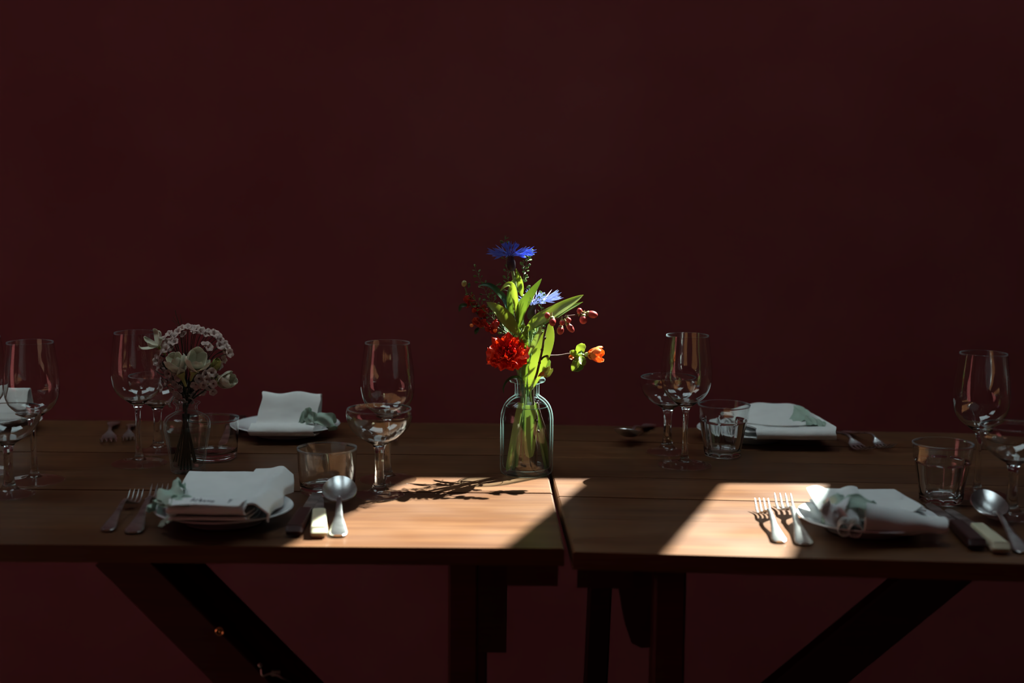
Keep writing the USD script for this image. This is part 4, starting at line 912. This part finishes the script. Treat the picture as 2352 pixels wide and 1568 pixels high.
# wispy pennycress
def wisp(label, pts, pods, seed, size=6.5, spread=16, mt='seed_pod', start=.35, end=1.0):
    t = thing('pennycress_sprig', label, 'sprig', P(*pts[0])); r = np.random.default_rng(seed); c = spline([P(*p) for p in pts], 60); ms = [tube(c, [.0008, .0006, .0003], 6)]; pm = []
    for k in range(pods):
        u = start + (end - start) * k / (pods - 1); i = min(58, int(u * 59)); a = k * 2.4 + r.random(); tdir = c[i + 1] - c[i]; tdir /= np.linalg.norm(tdir)
        x, y, z = frame_to(tdir, V(1, .1, 0)); s = W(spread) * (1.15 - .8 * (u - start) / (end - start)) * (.6 + .4 * r.random()); o = x * math.cos(a) + y * math.sin(a) + tdir * .6; o /= np.linalg.norm(o)
        e = c[i] + o * s; ms.append(tube([c[i], c[i] + o * s * .6, e], .00022, 4)); L = W(size) * (.7 + .6 * r.random())
        pm.append(leaf([e, e + o * L * .5, e + o * L], L * .72, r.normal(size=3) + V(0, -1, 0), .0007, 6, .3, .5, .45, base=.4))
    part(t, 'stem', join(*ms), 'stem_green', world=True, smooth=60); part(t, 'seed_pods', join(*pm), mt, world=True, smooth=60, kind='stuff'); return t
wisp('fine seed-pod sprig standing straight up behind the topmost cornflower', [(1206, 1040, .008), (1208, 925, .008), (1207, 888, .008), (1188, 760, .012), (1168, 650, .014), (1159, 541, .014)], 46, 1, 8, 17, start=.55)
wisp('bright green seed-pod sprig right of the cornflower stem', [(1215, 1030, .004), (1213, 925, .004), (1211, 888, .006), (1204, 760, .010), (1201, 655, .010), (1208, 610, .010), (1220, 575, .012)], 30, 2, 9, 11, start=.58)
wisp('dim arching seed-pod sprig at upper left of the bouquet', [(1207, 1030, .010), (1206, 925, .010), (1204, 888, .010), (1172, 780, .012), (1125, 690, .014), (1088, 608, .014)], 30, 3, 7, 20, start=.62)
wisp('tangled dim seed-pod sprig low on the left of the bouquet', [(1200, 1030, .008), (1202, 925, .009), (1200, 888, .006), (1180, 790, .004), (1146, 745, -.002), (1108, 708, -.004), (1076, 672, -.004)], 34, 4, 7, 17, start=.50)
wisp('short green seed-pod sprig under the pale blue cornflower', [(1222, 1010, .0), (1216, 925, .0), (1214, 888, .0), (1228, 800, .0), (1240, 740, .0), (1245, 668, .002)], 34, 5, 7, 12, start=.62)
wisp('thin dim sprig reaching left above the dark red blossoms', [(1210, 1010, .010), (1209, 925, .011), (1208, 888, .010), (1190, 800, .008), (1160, 735, .002), (1130, 690, -.002), (1142, 650, -.002)], 22, 6, 6, 14, start=.55)
gr = thing('grass_blade', 'thin green blade drooping over the left of the bright vase rim', 'leaf', P(1195, 960, -.006))
part(gr, 'blade', leaf([P(1198, 960, -.008), P(1200, 905, -.010), P(1196, 870, -.014), P(1178, 866, -.026), P(1163, 876, -.032), P(1156, 892, -.034), P(1158, 904, -.034)], W(6), V(.3, -.8, .5), .0004, 30), 'leaf_deep', world=True, smooth=60)
fb = thing('filler_foliage', 'dense small green leaves packed at the middle of the bouquet above the vase neck', 'foliage', P(1210, 960, .004)); rr = np.random.default_rng(5)
part(fb, 'stem', join(*[tw([(1205 + 4 * k, 950, .004 + .002 * k), (1205 + 3 * k, 888, .004 + .002 * k), (1196 + 12 * k, 800, .004), (1190 + 14 * k, 745, .006)], [.0009, .0006], 20) for k in range(4)]), 'stem_green', world=True, smooth=60)
for k in range(46):
    cx, cy, d = 1188 + 62 * rr.random(), 745 + 90 * rr.random(), -.006 + .055 * rr.random(); a = rr.normal(size=3) + V(0, 0, .8); a /= np.linalg.norm(a); l = W(16 + 14 * rr.random()); c = P(cx, cy, d)
    part(fb, 'leaf', leaf([c, c + a * l * .5, c + a * l + V(0, 0, -.002)], l * .30, rr.normal(size=3) + V(0, -1, .2), .0004, 9), ('leaf_mid', 'leaf_deep', 'leaf_bright')[k % 3], world=True, smooth=60)

# ------------------------------------------------------------------ the white posy in the dim vase
YV2 = P2[1]
Q = lambda px, py, d=0.0: at(px, py, YV2 + d)
W2 = lambda px: px * S(YV2)
tq = lambda pts, r, n=26: tube([Q(*p) for p in pts], r, 7, n)
def blossom(c, ax, r, seed):
    rr = np.random.default_rng(seed); x, y, z = frame_to(ax, V(.2, .3, .9)); n, m = 7, 26; g = np.zeros((n, m, 3)); p0 = rr.random() * 6
    for i in range(n):
        v_ = i / (n - 1)
        for j in range(m):
            a = j * 2 * math.pi / (m - 1); lob = .78 + .22 * abs(math.cos(2.5 * a + p0)) ** .6; rad = r * (.35 * min(1, v_ * 2.2) + .65 * max(0, v_ - .35) / .65 * lob)
            g[i, j] = c + z * r * (1.0 * min(v_, .55) / .55 * .8 + .12 * math.sin(5 * a + p0) * v_ ** 2) + (x * math.cos(a) + y * math.sin(a)) * rad
    return shell(g, .0004)
wx = thing('waxflower', 'bunch of tiny pinkish white waxflowers forming the dome of the posy', 'flower', Q(425, 1080)); rr = np.random.default_rng(31)
spots = [(392, 770), (402, 776), (412, 766), (420, 760), (432, 757), (443, 758), (452, 760), (462, 765), (470, 772), (480, 768), (490, 771), (498, 776), (505, 784), (512, 792), (519, 802), (522, 812), (514, 806), (502, 796), (472, 796), (476, 800), (446, 768), (425, 772), (398, 786), (388, 790), (380, 782), (376, 800), (384, 806), (370, 816),
         (378, 826), (366, 830), (372, 842), (398, 800), (405, 790), (484, 855), (490, 866), (472, 870), (478, 884), (490, 880), (466, 882), (488, 896), (470, 860), (408, 880), (400, 870), (432, 902), (425, 912), (438, 892), (412, 900), (392, 924), (386, 874), (476, 846), (452, 880), (376, 890), (420, 890), (444, 900), (456, 868), (462, 896), (400, 892), (414, 866), (390, 858), (440, 912), (384, 842), (412, 918), (498, 838), (508, 826)]
stems = []
for k, (px, py) in enumerate(spots):
    d = (rr.random() - .5) * .03 - (.012 if 780 < py < 900 else 0); c = Q(px, py, d); ax = V((px - 445) / 75, -.7 - .3 * rr.random(), (835 - py) / 75 + .2) + rr.normal(size=3) * .25; ax /= np.linalg.norm(ax)
    part(wx, 'blossom', blossom(c, ax, W2(9.5 + 3 * rr.random()), k), 'wax_petal', world=True, smooth=60)
    part(wx, 'blossom_heart', ellipsoid(c + ax * W2(3.2), (W2(2.6),) * 3, None, 5), 'wax_heart', world=True, smooth=60)
    stems.append(tube([c, c * .65 + Q(430, 880, 0) * .35 + V(0, 0, .004), Q(428 + 8 * (rr.random() - .5), 915, 0), Q(425 + 8 * (rr.random() - .5), 945, 0)], [.0005, .0006], 5, 12))
for k in range(4): stems.append(tq([(421 + 4 * k, 950, .002 * k - .003), (424 + 2 * k, 1000, .002 * k - .003), (415 + 8 * k, 1078, .002 * k - .003)], [.0020, .0018]))
part(wx, 'stems', join(*stems), 'stem_dark', world=True, smooth=60)
for k in range(44):
    a0 = rr.random() * 6.28; px, py = 430 + 62 * math.cos(a0) * rr.random() ** .5, 862 + 52 * math.sin(a0) * rr.random() ** .5; c = Q(px, py, -.01 + .02 * rr.random()); dv = V((px - 430) / 60 + rr.normal() * .3, rr.normal() * .4, .7 + rr.normal() * .3); dv /= np.linalg.norm(dv); l = W2(22 + 14 * rr.random())
    part(wx, 'needle_leaf', leaf([c, c + dv * l * .5, c + dv * l], .0014, V(.3, -1, .2), .0006, 6, .1), 'stem_dark', world=True, smooth=60)
hs = thing('heather_sprig', 'thin feathery dark sprig poking up above the white posy', 'sprig', Q(420, 900))
part(hs, 'stem', join(tq([(428, 925, .004), (422, 840, .010), (416, 765, .012), (406, 728, .012), (402, 712, .012)], [.0008, .0004]), tq([(415, 758, .012), (404, 742, .012), (394, 735, .012)], .0003, 8), tq([(418, 770, .012), (417, 742, .012), (414, 722, .012)], .0003, 8), tq([(419, 780, .012), (428, 756, .012), (431, 742, .012)], .0003, 8), tq([(410, 742, .012), (402, 736, .012), (398, 728, .012)], .0003, 8)), 'stem_dark', world=True, smooth=60)
def freesia(label, c, ax, L, wid, opn, stem_pts, n_in=3, seed=0, bud=False):
    t = thing('freesia', label, 'flower', c, 0); ax = ax / np.linalg.norm(ax)
    part(t, 'tube', tube([c - ax * L * .75, c - ax * L * .35, c + ax * L * .05], [.0016, .0026, wid * .30], 12, 10), 'freesia_bud', world=True, smooth=60)
    for k in range(3): part(t, 'petal', cup_petal(c, ax, k * 2 * math.pi / 3 + seed, L, wid, opn), 'freesia_bud' if bud else 'freesia', world=True, smooth=60)
    for k in range(n_in): part(t, 'petal', cup_petal(c + ax * .0008, ax, k * 2 * math.pi / 3 + 1.05 + seed, L * .97, wid * .85, opn * .75), 'freesia_bud' if bud else 'freesia', world=True, smooth=60)
    part(t, 'stem', tube([c - ax * L * .7, *[Q(*p) for p in stem_pts]], [.0010, .0011, .0013], 7, 20), 'stem_dark', world=True, smooth=60)
freesia('white freesia with cupped petals facing forward at the middle of the posy', Q(446, 848, -.040), V(.35, -.55, .75), W2(50), W2(44), .60, [(436, 880, -.02), (430, 915, -.006), (424, 960, -.004), (410, 1070, -.006)], 3, .3)
freesia('white freesia leaning left at the middle of the posy, beside the forward one', Q(414, 856, -.034), V(-.25, -.35, .9), W2(48), W2(42), .54, [(424, 885, -.018), (428, 920, -.004), (423, 960, .004), (404, 1060, .004)], 3, 1.0)
freesia('white freesia bud swelling out at the right of the posy', Q(502, 876, -.016), V(.85, -.4, .22), W2(44), W2(36), .44, [(470, 896, -.01), (434, 925, .0), (428, 960, .004), (446, 1062, .004)], 3, .6)
freesia('small closed yellowish freesia bud at the right of the posy', Q(492, 850, -.014), V(.35, -.3, .9), W2(30), W2(22), .30, [(470, 880, -.004), (433, 925, .003), (429, 960, .0), (450, 1060, .0)], 3, .2, True)
freesia('open star-shaped white freesia at the upper left of the posy', Q(364, 796, -.016), V(-.45, -.45, .75), W2(36), W2(15), .95, [(372, 830, -.01), (405, 880, .0), (426, 925, .002), (426, 960, .006), (398, 1060, .006)], 3, .5)
